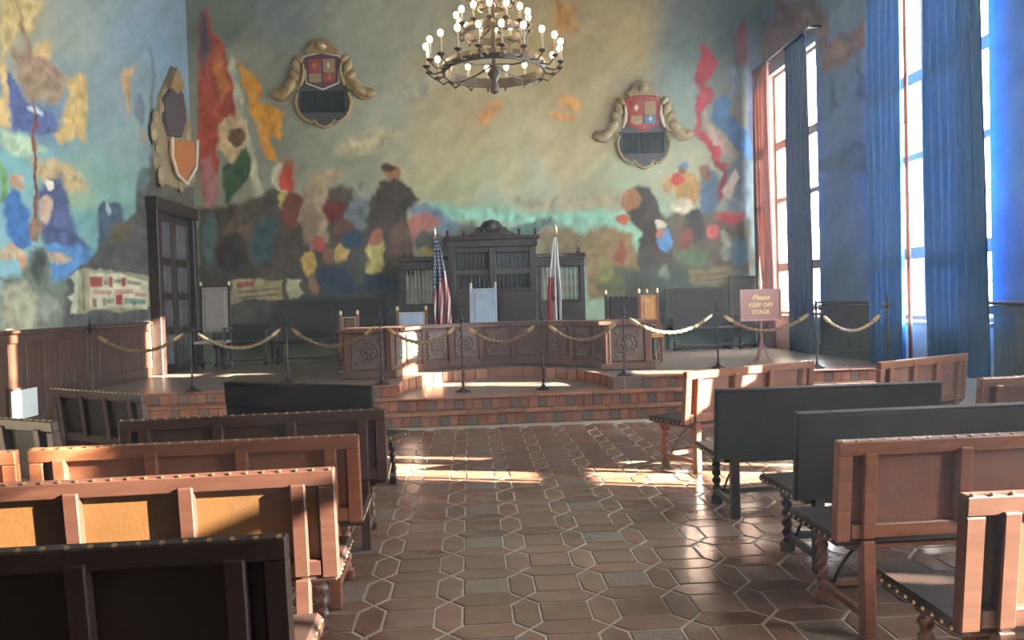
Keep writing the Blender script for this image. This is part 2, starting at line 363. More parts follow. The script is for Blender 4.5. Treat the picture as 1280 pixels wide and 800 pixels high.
BACK = [
 # clouds and pale brushwork of the sky
 ((196, 138, 84), 8, [(598, 150), (612, 130), (624, 124), (618, 145), (606, 155)]), ((198, 150, 98), 7, ell(712, 128, 18, 9, rot=.5)), ((196, 146, 92), 7, ell(702, 145, 16, 6, rot=.4)),
 ((184, 172, 138), 14, ell(460, 178, 40, 12, rot=-.3)), ((160, 158, 138), 14, ell(520, 110, 40, 10, rot=-.4)), ((178, 132, 70), 9, [(694, 5), (720, 5), (722, 40), (694, 42)]),
 ((140, 186, 170), 10, [(530, 255), (700, 262), (790, 270), (800, 285), (530, 278)]), ((160, 152, 128), 9, [(640, 248), (800, 240), (790, 262), (650, 262)]),
 # far hills and the crowd-coloured scrub under the sky
 ((108, 126, 146), 5, [(505, 258), (530, 254), (552, 266), (585, 292), (540, 296)]), ((112, 118, 104), 5, [(540, 300), (572, 286), (590, 278), (600, 286), (590, 310), (540, 318)]),
 ((88, 108, 104), 5, [(630, 288), (665, 276), (690, 267), (697, 275), (692, 284), (668, 296), (640, 302)]), ((128, 114, 86), 6, ell(700, 306, 32, 24)), ((128, 112, 82), 6, ell(755, 316, 34, 32)),
 ((134, 112, 80), 5, [(735, 310), (762, 290), (785, 292), (802, 325), (798, 372), (735, 372)]), ((92, 92, 62), 5, ell(775, 355, 28, 22)), ((130, 126, 80), 4, ell(757, 338, 9, 16)),
 # left banners
 ((164, 72, 48), 3, [(248, 30), (258, 12), (268, 44), (280, 60), (290, 95), (302, 135), (296, 160), (274, 182), (266, 238), (252, 245), (247, 150)]),
 ((94, 74, 78), 4, [(249, 15), (258, 20), (262, 60), (255, 96), (248, 60)]), ((192, 112, 52), 4, [(268, 60), (280, 75), (285, 112), (276, 130), (269, 100)]),
 ((176, 172, 148), 3, [(285, 85), (291, 68), (309, 140), (320, 200), (332, 256), (322, 256), (300, 170)]), ((58, 84, 54), 3, [(278, 207), (311, 186), (313, 212), (300, 240), (286, 258), (277, 232)]),
 ((194, 168, 128), 3, [(271, 160), (285, 144), (305, 148), (313, 165), (308, 185), (292, 202), (275, 190)]), ((112, 82, 62), 3, ell(296, 172, 12, 14)),
 ((166, 112, 114), 4, [(250, 200), (262, 190), (272, 240), (269, 272), (255, 262)]), ((202, 138, 46), 3, [(297, 75), (318, 92), (330, 108), (322, 128), (345, 132), (358, 140), (350, 172), (336, 166), (346, 204), (331, 196), (322, 160), (312, 130)]),
 # left crowd masses, loose
 ((78, 68, 58), 6, [(247, 258), (290, 258), (320, 246), (345, 236), (378, 244), (400, 236), (430, 232), (470, 244), (488, 262), (474, 300), (500, 326), (500, 410), (247, 410)]),
 ((96, 80, 64), 7, ell(300, 300, 30, 26)), ((62, 52, 44), 6, ell(290, 315, 20, 24)), ((66, 82, 84), 5, ell(330, 300, 16, 34, rot=.2)), ((88, 100, 98), 5, ell(262, 300, 9, 40)),
 ((190, 182, 158), 3, ell(350, 222, 12, 18)), ((170, 66, 48), 3, ell(357, 222, 10, 22)), ((140, 96, 70), 3, ell(357, 204, 6, 7)), ((196, 176, 104), 3, ell(354, 250, 6, 13)), ((110, 62, 44), 4, ell(364, 262, 14, 26)),
 ((156, 138, 112), 4, [(378, 236), (392, 216), (420, 212), (432, 219), (424, 227), (406, 232), (410, 258), (412, 300), (388, 312), (376, 276)]), ((132, 112, 92), 4, ell(388, 280, 11, 30)),
 ((104, 44, 40), 3, ell(418, 263, 16, 14, rot=-.4)), ((136, 136, 126), 3, ell(452, 240, 13, 14)), ((104, 112, 118), 4, ell(446, 268, 16, 22)), ((96, 66, 58), 3, ell(430, 288, 12, 14)),
 ((68, 58, 50), 4, [(478, 228), (495, 222), (514, 234), (523, 248), (510, 264), (514, 300), (520, 345), (482, 348), (474, 306), (454, 292), (466, 252)]), ((142, 98, 72), 3, ell(490, 216, 8, 9)), ((74, 50, 42), 3, ell(485, 211, 7, 5)), ((98, 72, 54), 4, ell(500, 305, 14, 30)),
 ((166, 104, 94), 4, [(510, 275), (530, 264), (549, 280), (534, 296), (514, 305)]), ((86, 84, 80), 5, ell(535, 305, 18, 14)), ((182, 166, 100), 4, ell(537, 316, 9, 6)),
 ((44, 50, 70), 4, [(394, 338), (418, 330), (470, 342), (502, 350), (496, 384), (398, 386)]), ((188, 154, 80), 3, ell(386, 330, 9, 17)), ((186, 152, 82), 3, ell(427, 315, 10, 12)), ((196, 186, 118), 3, ell(468, 320, 13, 22)), ((162, 78, 74), 3, ell(397, 303, 9, 10)), ((44, 62, 84), 4, ell(440, 300, 14, 10)), ((168, 110, 84), 3, ell(469, 297, 8, 9)), ((120, 84, 62), 3, ell(410, 316, 9, 12)), ((132, 96, 70), 3, ell(392, 358, 5, 16, rot=-.3)), ((70, 70, 64), 4, ell(447, 332, 13, 22)),
 ((60, 58, 56), 6, [(360, 372), (430, 366), (500, 360), (500, 410), (360, 410)]),
 # painted ribbon left
 ((150, 136, 98), 2, [(288, 352), (330, 347), (355, 350), (356, 376), (325, 374), (288, 380)]), ((152, 82, 56), 1.5, [(296, 354), (318, 351), (318, 357), (296, 360)]), ((120, 104, 74), 1.5, [(298, 364), (350, 359), (350, 362), (298, 367)]), ((120, 104, 74), 1.5, [(298, 371), (350, 366), (350, 369), (298, 374)]), ((168, 160, 128), 2, [(360, 347), (376, 352), (372, 360), (378, 370), (362, 376)]),
 # right banners
 ((112, 56, 62), 4, [(920, 52), (929, 24), (938, 45), (934, 76), (925, 86), (919, 70)]), ((130, 150, 172), 4, [(911, 90), (919, 84), (926, 110), (914, 122)]), ((84, 86, 122), 4, [(934, 66), (945, 50), (945, 220), (937, 200)]),
 ((76, 116, 168), 3, [(892, 125), (905, 115), (917, 126), (912, 145), (925, 160), (940, 166), (938, 214), (925, 192), (905, 170), (890, 150)]),
 ((188, 174, 168), 3, [(880, 138), (890, 158), (906, 175), (916, 197), (900, 192), (884, 170)]), ((152, 52, 62), 3, [(875, 55), (885, 62), (898, 82), (888, 98), (880, 108), (890, 112), (888, 130), (875, 142), (877, 160), (890, 180), (904, 186), (904, 206), (890, 196), (868, 162), (866, 135), (876, 118), (872, 100)]),
 ((118, 40, 48), 3, [(890, 196), (906, 200), (916, 215), (905, 245), (893, 258), (895, 235), (902, 218)]), ((104, 122, 138), 5, [(908, 210), (926, 194), (943, 204), (943, 335), (910, 300)]), ((186, 184, 180), 3, [(904, 240), (920, 214), (927, 222), (912, 250)]),
 # right crowd masses
 ((84, 76, 66), 6, [(800, 300), (830, 270), (862, 262), (895, 262), (940, 280), (943, 340), (800, 340)]),
 ((62, 52, 48), 4, [(778, 250), (800, 229), (816, 236), (836, 290), (846, 362), (810, 372), (796, 330), (800, 292), (786, 278)]), ((142, 102, 72), 3, ell(788, 250, 11, 16, rot=.6)),
 ((154, 124, 82), 4, ell(858, 236, 18, 22)), ((156, 62, 52), 3, ell(846, 226, 10, 8)), ((76, 104, 146), 3, ell(853, 207, 9, 7)), ((120, 84, 62), 2, ell(852, 214, 6, 6)), ((194, 188, 172), 4, ell(853, 258, 13, 12)), ((170, 140, 104), 4, ell(832, 232, 8, 12)), ((74, 96, 124), 4, ell(886, 240, 13, 30)), ((112, 80, 62), 3, ell(881, 216, 7, 9)), ((56, 50, 50), 4, ell(868, 282, 14, 24)),
 ((84, 124, 176), 3, ell(832, 302, 9, 16)), ((196, 190, 176), 2, ell(827, 282, 8, 5)), ((150, 102, 80), 3, ell(826, 292, 6, 6)), ((154, 64, 64), 4, ell(915, 272, 19, 8)), ((168, 80, 84), 3, ell(893, 290, 9, 8)), ((146, 158, 152), 4, ell(908, 308, 6, 18)), ((68, 98, 116), 5, ell(924, 314, 12, 20)), ((104, 62, 56), 4, ell(858, 300, 9, 16)), ((86, 100, 82), 5, ell(868, 322, 22, 12)), ((164, 88, 62), 3, ell(778, 276, 8, 6)), ((140, 72, 52), 3, ell(776, 318, 5, 18)),
 ((70, 74, 68), 7, [(780, 340), (830, 332), (870, 334), (870, 352), (830, 360), (840, 410), (780, 400)]), ((116, 124, 112), 3, ell(832, 342, 7, 9)), ((74, 80, 76), 7, [(825, 350), (943, 345), (943, 420), (825, 420)]),
 ((126, 118, 92), 2, [(862, 338), (914, 333), (914, 358), (862, 356)]), ((100, 84, 66), 1.5, [(868, 343), (908, 340), (908, 343), (868, 346)]), ((100, 84, 66), 1.5, [(868, 350), (908, 347), (908, 350), (868, 353)]),
]
LEFT_SKY = [((10, 20), (178, 168, 140)), ((100, 50), (156, 160, 150)), ((130, 110), (140, 152, 156)), ((170, 80), (136, 150, 158)), ((205, 60), (130, 156, 180)), ((230, 40), (134, 150, 160)), ((150, 180), (142, 160, 162)), ((60, 150), (112, 132, 160)),
 ((30, 200), (128, 172, 176)), ((100, 245), (150, 170, 140)), ((90, 275), (112, 166, 166)), ((150, 225), (126, 158, 150)), ((130, 290), (112, 150, 150)), ((170, 200), (134, 154, 152)), ((235, 180), (130, 150, 160)), ((20, 330), (140, 180, 190))]
LEFT = [
 ((204, 178, 124), 5, [(0, 0), (55, 0), (50, 15), (40, 42), (22, 36), (10, 62), (0, 72)]), ((216, 184, 128), 4, [(34, 62), (64, 50), (68, 60), (56, 110), (46, 108), (30, 76)]), ((206, 172, 114), 4, [(82, 95), (105, 95), (111, 140), (108, 176), (96, 170), (76, 182), (72, 170), (85, 120)]),
 ((166, 138, 116), 6, [(14, 58), (60, 74), (82, 100), (72, 132), (40, 126), (20, 92)]), ((94, 106, 152), 4, [(4, 84), (14, 90), (35, 125), (70, 145), (76, 166), (40, 168), (11, 162)]), ((214, 222, 226), 3, ell(44, 136, 10, 4, rot=.6)), ((214, 180, 124), 4, [(0, 75), (8, 85), (11, 160), (0, 160)]),
 ((150, 118, 98), 4, ell(30, 45, 3, 40, rot=-.2)), ((158, 124, 104), 4, ell(62, 85, 30, 3, rot=.6)), ((188, 206, 176), 6, [(0, 162), (36, 172), (60, 190), (30, 196), (0, 184)]),
 ((190, 166, 124), 7, [(34, 198), (88, 204), (114, 238), (84, 244), (50, 226)]), ((196, 156, 112), 4, [(152, 95), (166, 80), (164, 120), (158, 150), (154, 120)]), ((118, 124, 136), 4, [(168, 125), (178, 115), (184, 135), (176, 160), (168, 145)]), ((150, 130, 116), 3, ell(178, 170, 4, 12)),
 ((112, 152, 74), 4, [(0, 200), (9, 212), (7, 246), (0, 256)]), ((196, 160, 132), 3, ell(20, 228, 9, 10)), ((72, 112, 168), 4, [(4, 248), (15, 236), (38, 260), (41, 306), (25, 312), (10, 292)]), ((196, 138, 108), 3, ell(24, 322, 5, 20, rot=-.4)), ((132, 74, 56), 2, [(41, 130), (44, 130), (48, 300), (42, 300)]), ((198, 172, 140), 4, ell(16, 318, 16, 10)),
 ((84, 92, 128), 5, [(46, 240), (60, 224), (74, 218), (86, 250), (98, 292), (112, 310), (90, 330), (62, 318), (50, 290)]), ((190, 160, 140), 3, ell(57, 262, 8, 18)), ((224, 206, 190), 2, ell(60, 231, 5, 7)), ((92, 138, 190), 5, [(58, 304), (95, 304), (122, 320), (100, 335), (82, 352), (66, 352)]), ((186, 160, 136), 4, ell(72, 322, 18, 7)), ((150, 120, 100), 4, ell(45, 285, 8, 14)),
 ((70, 84, 100), 4, [(120, 262), (128, 252), (150, 254), (152, 285), (140, 312), (122, 318)]), ((160, 170, 176), 2, ell(136, 262, 3, 10)), ((112, 118, 106), 6, [(0, 346), (28, 346), (38, 312), (54, 304), (68, 350), (84, 344), (92, 362), (92, 440), (0, 440)]), ((164, 160, 136), 7, [(0, 362), (30, 350), (46, 372), (40, 440), (0, 440)]), ((74, 80, 76), 5, ell(48, 330, 8, 24)), ((138, 138, 128), 6, ell(60, 385, 16, 20)),
 ((84, 82, 80), 4, [(82, 346), (110, 325), (150, 276), (170, 266), (175, 225), (180, 210), (200, 205), (200, 440), (82, 440)]), ((98, 84, 66), 5, ell(152, 290, 14, 14)), ((96, 112, 108), 4, ell(180, 225, 6, 18)), ((96, 92, 84), 5, [(190, 60), (196, 200), (200, 300), (190, 300)]), 
 ((90, 84, 74), 5, [(195, 225), (246, 235), (246, 270), (195, 252)]),
 # painted ribbon with rows of illegible red and grey script
 ((146, 138, 112), 2, [(98, 338), (112, 335), (196, 346), (198, 386), (112, 390), (98, 388)]), ((182, 184, 158), 2, [(86, 344), (98, 338), (100, 388), (90, 390), (93, 376), (86, 372), (94, 366), (92, 358)]), ((190, 184, 156), 1.5, [(112, 341), (150, 342), (185, 352), (184, 387), (150, 384), (112, 387)]),
 ((158, 74, 62), 1.2, [(112, 346), (128, 346), (128, 358), (113, 359)]), ((166, 90, 84), 1.2, [(136, 346), (141, 346), (141, 359), (136, 359)]), ((166, 80, 76), 1.2, [(152, 347), (157, 347), (157, 358), (152, 358)]), ((128, 124, 108), 1.2, [(142, 349), (151, 349), (151, 354), (142, 354)]), ((136, 130, 114), 1.2, [(159, 350), (176, 353), (176, 357), (159, 355)]), ((128, 120, 104), 1.2, [(130, 350), (135, 350), (135, 356), (130, 356)]),
 ((176, 136, 122), 1.5, [(116, 363), (140, 363), (140, 368), (116, 368)]), ((176, 136, 122), 1.5, [(143, 362), (166, 361), (167, 367), (143, 368)]), ((172, 126, 112), 1.5, [(168, 365), (183, 367), (183, 371), (168, 370)]),
 ((166, 60, 66), 1.2, [(145, 369), (153, 368), (153, 381), (145, 381)]), ((150, 116, 102), 1.2, [(115, 373), (121, 373), (121, 384), (116, 384)]), ((140, 128, 108), 1.2, [(128, 373), (132, 372), (133, 382), (129, 383)]), ((140, 140, 124), 1.2, [(133, 374), (143, 373), (143, 379), (133, 380)]), ((120, 140, 132), 1.2, [(156, 372), (182, 375), (182, 380), (156, 380)]), ((84, 110, 104), 1.2, [(165, 376), (171, 377), (171, 381), (165, 381)]), ((122, 116, 94), 1.5, [(102, 338), (106, 336), (107, 389), (103, 389)]), ((122, 116, 94), 1.5, [(188, 347), (191, 347), (192, 386), (189, 386)]),
]
RIGHT_GLARE_SKY = [((1000, 20), (96, 104, 108)), ((1055, 30), (116, 124, 132)), ((1055, 150), (104, 122, 146)), ((1055, 250), (92, 116, 150)), ((1055, 360), (88, 104, 124)), ((1260, 60), (110, 150, 200)), ((1260, 200), (104, 150, 206)), ((1260, 340), (96, 130, 170)), ((955, 60), (90, 80, 78))]  # bluish window glare is mixed into these ground colours
RIGHT = [((112, 82, 72), 6, [(940, 110), (955, 60), (970, 0), (1022, 0), (1030, 20), (1020, 42), (985, 68), (962, 92)]), ((130, 96, 78), 4, ell(1005, 28, 14, 12)), ((128, 92, 78), 5, [(1018, 20), (1030, 14), (1036, 55), (1062, 42), (1088, 18), (1088, 55), (1058, 76), (1030, 90), (1020, 60)]), ((150, 110, 84), 4, ell(1050, 62, 14, 8, rot=-.5)), ((98, 86, 86), 4, ell(1057, 48, 8, 7)), ((78, 92, 108), 4, [(1040, 90), (1044, 110), (1048, 136), (1038, 140)]), ((76, 88, 106), 4, [(1074, 60), (1078, 90), (1080, 122), (1070, 125)]), ((80, 96, 118), 6, [(1018, 200), (1050, 195), (1070, 180), (1090, 185), (1090, 215), (1018, 215)])]

def mural_grid(name, P0, eu, ev, nu, nv, skya, patches, gain, parent=None, holes=None, kind='structure'):
    """grid of nu x nv cells from corner P0 along edges eu, ev; vertex paint in attribute 'paint'"""
    u = np.linspace(0, 1, nu + 1); v = np.linspace(0, 1, nv + 1)
    U, V = np.meshgrid(u, v, indexing='ij')
    P = np.array(P0)[None, None] + U[..., None] * np.array(eu)[None, None] + V[..., None] * np.array(ev)[None, None]
    P = P.reshape(-1, 3)
    px, py = project(P)
    wx = px + 7 * vnoise(px, py, 11, 17) + 3.5 * vnoise(px, py, 12, 6); wy = py + 7 * vnoise(px, py, 13, 17) + 3.5 * vnoise(px, py, 14, 6)
    sk = [(a[0][0], a[0][1], a[1]) for a in skya]
    col = paint_field(px + 30 * vnoise(px, py, 21, 40), py + 30 * vnoise(px, py, 22, 40), sk)
    col *= (1 + .18 * vnoise(px + py, (px - py) * .35, 31, 14) + .10 * vnoise(px, py, 32, 5))[:, None]
    for c, soft, pts in patches:
        warp = soft > 1.6
        paint_patch(col, wx if warp else px, wy if warp else py, pts, c, soft)
    col = np.clip(col / (gain * np.array([.80, .77, .79])), .003, .85)
    idx = np.arange((nu + 1) * (nv + 1)).reshape(nu + 1, nv + 1)
    q = np.stack([idx[:-1, :-1], idx[1:, :-1], idx[1:, 1:], idx[:-1, 1:]], -1).reshape(-1, 4)
    if holes is not None:
        cen = P[q].mean(1); q = q[~holes(cen)]
    me = bpy.data.meshes.new(name)
    me.vertices.add(len(P)); me.vertices.foreach_set('co', P.ravel().astype(np.float32))
    me.loops.add(len(q) * 4); me.loops.foreach_set('vertex_index', q.ravel().astype(np.int32))
    me.polygons.add(len(q)); me.polygons.foreach_set('loop_start', np.arange(0, len(q) * 4, 4, dtype=np.int32))
    me.update(calc_edges=True)
    at = me.attributes.new('paint', 'FLOAT_COLOR', 'POINT')
    at.data.foreach_set('color', np.concatenate([col, np.ones((len(col), 1))], 1).ravel().astype(np.float32))
    me.materials.append(M['mural'])
    o = bpy.data.objects.new(name, me); C.objects.link(o)
    if parent is not None: o.parent = parent
    return o
GAIN = .95

# ------------------------------------------------------------------ the room
fl = MB().box(((XL + XR) / 2, (YB + YD) / 2, -.1), (XR - XL + 1, YD - YB + 1, .2), 0).build('floor', M['grout'], kind='structure')
MB().box(((XL + XR) / 2, (YB + YD) / 2, ZC + .1), (XR - XL + 1, YD - YB + 1, .2), 0).build('ceiling', M['ceil'], kind='structure')
wb = MB().box(((XL + XR) / 2, YD + .21, ZC / 2), (XR - XL + 1.2, .4, ZC), 0).build('wall_far', M['plaster'], kind='structure')
mural_grid('mural', (XL, YD, .5), (XR - XL, 0, 0), (0, 0, 8.2), 620, 436, BACK_SKY, BACK, GAIN, wb)
MB().box(((XL + XR) / 2, YB - .2, ZC / 2), (XR - XL + 1.2, .4, ZC), 0).build('wall_rear', M['plaster'], kind='structure')
wl = MB().box((XL - .21, (YB + YD) / 2, ZC / 2), (.4, YD - YB, ZC), 0).build('wall_left', M['plaster'], kind='structure')
D0, D1, DZ = 13.45, 15.35, 3.56
mural_grid('mural', (XL, 7.6, RAIL), (0, YD - 7.6, 0), (0, 0, 7.2), 600, 420, LEFT_SKY, LEFT, GAIN * 1.15 * np.array([1.2, 1.16, 1.14]), wl)
mural_grid('mural', (XL, YB, RAIL), (0, 7.6 - YB, 0), (0, 0, 7.2), 30, 20, [((10, 10), (150, 155, 150)), ((200, 10), (150, 150, 140))], [], GAIN, wl)
# right wall with window openings
wr = MB()
ys = [YB] + [v for w in sorted(WINS) for v in w] + [YD]
for a, b in zip(ys[::2], ys[1::2]):
    wr.box((XR + .01 + WALL_T / 2, (a + b) / 2, ZC / 2), (WALL_T, b - a, ZC), 0)
for a, b in WINS:
    wr.box((XR + .01 + WALL_T / 2, (a + b) / 2, SILL / 2), (WALL_T, b - a, SILL), 0)
    wr.box((XR + .01 + WALL_T / 2, (a + b) / 2, (HEAD + ZC) / 2), (WALL_T, b - a, ZC - HEAD), 0)
wr = wr.build('wall_right', M['reveal'], kind='structure')
def in_win(c): 
    r = np.zeros(len(c), bool)
    for a, b in WINS: r |= (c[:, 1] > a) & (c[:, 1] < b) & (c[:, 2] > SILL) & (c[:, 2] < HEAD)
    return r
mural_grid('mural', (XR, 7.0, RAIL), (0, YD - 7.0, 0), (0, 0, 7.2), 350, 144, RIGHT_GLARE_SKY, RIGHT, GAIN * np.array([1.12, .95, .70]), wr, holes=in_win)
mural_grid('mural', (XR, YB, RAIL), (0, 7.0 - YB, 0), (0, 0, 7.2), 280, 72, [((10, 10), (150, 155, 150)), ((200, 10), (150, 150, 140))], [], GAIN, wr, holes=in_win)

# unseen block added outside to keep the sun out of the first window
MB().box((9.3, 12.55, 4.0), (5.0, 1.6, 9.0), .05).build('added_sun_blocker', M['plaster'], kind='structure')
# wainscot boards, rails
def planks(parent, X, y0, y1, z0, side):
    n = max(1, round((y1 - y0) / .36)); w = (y1 - y0) / n
    me = None
    for k in range(n):
        if me is None:
            o = MB().box((0, 0, 0), (.03, w - .012, RAIL - .12 - z0), .006).build('plank', M['wood_ws'], parent); me = o.data
        else:
            o = bpy.data.objects.new('plank', me); C.objects.link(o); o.parent = parent
        o.location = (X + side * (.012 + .006 * (k % 2)), y0 + (k + .5) * w, (RAIL - .12 + z0) / 2)
planks(wl, XL, 7.4, 10.45, .0, 1); planks(wl, XL, 10.45, D0 - .12, Z3, 1)
planks(wr, XR, 11.15, 13.28, Z3, -1); planks(wr, XR, 7.0, 8.78, .0, -1)
def rail_run(name, X, y0, y1, side):
    t = thing(name, (0, 0, 0), kind='structure')
    MB().box((X + side * .05, (y0 + y1) / 2, RAIL + .0), (.10, y1 - y0, .045), .012).build('cap_rail', M['wood_ws'], t)
    MB().box((X + side * .03, (y0 + y1) / 2, RAIL - .085), (.06, y1 - y0, .11), .012).build('frieze_board', M['wood_ws'], t)
rail_run('trim_1', XL, 3.0, D0 - .14, 1); rail_run('trim_2', XR, 11.12, 13.30, -1); rail_run('trim_3', XR, 6.55, 8.81, -1)
MB().box((XL + .03, (10.5 + D0 - .14) / 2, Z3 + .08), (.06, D0 - .14 - 10.5, .16), .01).build('baseboard_left', M['wood_ws'], kind='structure')
st = MB().box((XL + .035, 10.12, .36), (.05, 1.0, .09), .01, rx=math.atan2(.38, .75)).build('trim_4', M['wood_ws'], kind='structure')
MB().box((XR - .03, (11.12 + 13.30) / 2, Z3 + .08), (.06, 2.18, .16), .01).build('baseboard_right', M['wood_ws'], kind='structure')

# windows
for i, (a, b) in enumerate(WINS):
    w = thing('window_%d' % (i + 1), (XR + .14, (a + b) / 2, SILL), kind='structure')
    hw = (b - a) / 2; H = HEAD - SILL
    for s in (-1, 1): MB().box((0, s * (hw - .035), H / 2), (.08, .07, H), .006).build('window_frame', M['frame'], w)
    MB().box((0, 0, .035), (.08, 2 * hw - .14, .07), .006).build('window_frame', M['frame'], w)
    MB().box((0, 0, H - .035), (.08, 2 * hw - .14, .07), .006).build('window_frame', M['frame'], w)
    for s in (-1, 1): MB().box((0, s * hw / 3, H / 2), (.07, .05, H - .14), .006).build('mullion', M['frame'], w)
    rows = [0.07, .95, 2.3, 3.4, H - .07]
    for z in rows[1:-1]:
        for s in (-1, 0, 1): MB().box((0, s * hw * .64, z), (.07, hw * .60, .17 if z in (.95, 3.4) else .1), .006).build('transom', M['frame'], w)
    for z0, z1 in zip(rows, rows[1:]):
        for s in (-1, 0, 1):
            pn = MB().box((0, s * hw * .655, (z0 + z1) / 2), (.008, hw * .62, z1 - z0 - .03), 0).build('pane', M['glass'], w)
            MB().box((-.005, s * hw * .655, (z0 + z1) / 2), (.024, hw * .60, .022), 0).build('glazing_bar', M['frame'], pn)
    MB().box((-.10, 0, -.02), (.14, 2 * hw + .04, .05), .01).build('window_sill', M['reveal'], w)
    pl = bpy.data.lights.new('sky_portal', 'AREA'); pl.shape = 'RECTANGLE'; pl.size = 2 * hw; pl.size_y = H
    pl.cycles.is_portal = True
    po = bpy.data.objects.new('sky_portal', pl); C.objects.link(po); po.location = (XR + .48, (a + b) / 2, (SILL + HEAD) / 2)
    po.rotation_euler = Vector((1, 0, 0)).to_track_quat('Z', 'Y').to_euler(); 
    po.rotation_euler = Matrix(((0, 0, 1), (1, 0, 0), (0, 1, 0))).to_euler()

# door in the left wall
dr = thing('door_1', (XL, (D0 + D1) / 2, Z3), kind='structure')
dh, dw = DZ - Z3, D1 - D0
for s in (-1, 1): MB().box((.09, s * (dw / 2 - .09), dh / 2), (.18, .18, dh), .012).build('door_frame', M['wood_dark'], dr)
MB().box((.10, 0, dh - .11), (.22, dw + .06, .22), .012).build('door_frame', M['wood_dark'], dr)
MB().box((.015, 0, dh / 2), (.03, dw - .2, dh - .1), 0).build('door_backing', M['black'], dr)
for s in (-1, 1):
    lf = MB(); lw = dw / 2 - .20; cy = s * (lw / 2 + .01)
    for e in (-1, 1): lf.box((.06, cy + e * (lw / 2 - .05), (dh - .24) / 2), (.06, .10, dh - .26), .006)
    zs = [.07, .75, 1.36, 1.98, dh - .30]
    for z in zs: lf.box((.06, cy, z), (.055, lw - .2, .14), .006)
    lf = lf.build('door_leaf', M['wood_dark'], dr)
    for z0, z1 in zip(zs, zs[1:]):
        g = MB()
        for k in range(5):
            yy = cy + (k - 2) * (lw - .24) / 5.0; h = z1 - z0 - .14
            g.lathe([(.018, 0), (.03, .03), (.02, .07), (.035, h * .3), (.022, h * .5), (.035, h * .7), (.02, h - .07), (.03, h - .03), (.018, h)], 8, (.06, yy, z0 + .07))
        g.build('spindle_grille', M['slate'], lf, True, kind='stuff')

# ------------------------------------------------------------------ stage with three tiled steps
sg = thing('stage_platform', (0, 0, 0), kind='structure')
RX, RY, RC = 1.5, 2.1, .43
def slab(y0, z0, z1, notch=False):
    pts = [(XL, y0), ]
    if notch:
        pts += [(RC - RX, y0)] + [(RC - RX * math.cos(t), y0 + RY * math.sin(t)) for t in [PI * k / 24 for k in range(1, 24)]] + [(RC + RX, y0)]
    pts += [(XR, y0), (XR, YD), (XL, YD)]
    return MB().prism([(x, y, z0) for x, y in pts], (0, 0, z1 - z0))
slab(F1 + .02, .0, Z1 - .015).build('lower_step', M['grout'], sg)
slab(F2 + .02, Z1 - .015, Z2).build('middle_step', M['stage'], sg)
slab(F3 + .02, Z2, Z3, True).build('upper_step', M['stage'], sg)
tiles = {}
def piece(key, name, dims, material, parent, loc, rz=0, bev=.006, jit=.004):
    if key not in tiles:
        o = MB().box((0, 0, 0), dims, bev).build(name, material, parent); tiles[key] = o.data
    else:
        o = bpy.data.objects.new(name, tiles[key]); C.objects.link(o); o.parent = parent
    o.location = (loc[0], loc[1] + random.uniform(-jit, jit) * .5, loc[2] + random.uniform(-1, 1) * jit * .3); o.rotation_euler = (0, 0, rz)
    return o
PW = .37
nst = int((XR - XL) / PW)
for lev, (fy, z0, z1) in enumerate(((F1, 0, Z1), (F2, Z1, Z2), (F3, Z2, Z3))):
    for k in range(nst + 1):
        x = XL + .10 + k * PW + (.0 if lev != 0 else .18)
        if x > XR - .2: continue
        if lev == 2 and RC - RX - .15 < x < RC + RX + .15: continue
        h = z1 - z0 - .035
        piece(('deco', lev), 'glazed_riser_tile', (.12, .02, h), M['deco'], sg, (x, fy + .012, z0 + h / 2 + .004))
        piece(('ris', lev), 'riser_tile', (.118, .02, h), M['terra_step'], sg, (x + .123, fy + .012, z0 + h / 2 + .004))
        piece(('ris', lev), 'riser_tile', (.118, .02, h), M['terra_step'], sg, (x + .246, fy + .012, z0 + h / 2 + .004))
        piece(('tr', lev), 'tread_tile', (PW - .012, .30, .03), M['terra_step'], sg, (x + .12, fy + .135, z1 - .012), bev=.01)
# curved riser of the notch
cv = MB(); N = 24
for k in range(N):
    t0, t1 = PI * (k + .06) / N, PI * (k + .94) / N
    q = []
    for t, o in ((t0, 0), (t1, 0), (t1, .02), (t0, .02)):
        q.append((RC - (RX - o) * math.cos(t), F3 + .02 + (RY - o) * math.sin(t), Z2))
    piece_o = MB().prism(q, (0, 0, Z3 - Z2)).build('curved_riser_tile', M['terra_step'], sg)

# ------------------------------------------------------------------ floor tiles
PX, PY, HB, HC, HW = .397, .393, .235, .079, .138
G = .009
def tile_mesh(name, poly, material):
    mb = MB(); v = []
    cx = sum(p[0] for p in poly) / len(poly); cy = sum(p[1] for p in poly) / len(poly)
    def off(p, d):
        l = math.hypot(p[0] - cx, p[1] - cy); s = (l - d) / l; return (cx + (p[0] - cx) * s, cy + (p[1] - cy) * s)
    r0 = [mb.bm.verts.new((*off(p, G), -.008)) for p in poly]; r1 = [mb.bm.verts.new((*off(p, G + .001), .0015)) for p in poly]; r2 = [mb.bm.verts.new((*off(p, G + .008), .005)) for p in poly]
    n = len(poly)
    for A, B in ((r0, r1), (r1, r2)):
        for k in range(n): mb.bm.faces.new((A[k], A[(k + 1) % n], B[(k + 1) % n], B[k]))
    mb.bm.faces.new(r2)
    bmesh.ops.recalc_face_normals(mb.bm, faces=mb.bm.faces)
    me = bpy.data.meshes.new(name); mb.bm.to_mesh(me); mb.bm.free(); me.materials.append(material); return me
hexp = [(-HW / 2, -HB / 2), (0, -HB / 2 - HC), (HW / 2, -HB / 2), (HW / 2, HB / 2), (0, HB / 2 + HC), (-HW / 2, HB / 2)]
rw = PX - HW
recp = [(-rw / 2, -HB / 2), (rw / 2, -HB / 2), (rw / 2, HB / 2), (-rw / 2, HB / 2)]
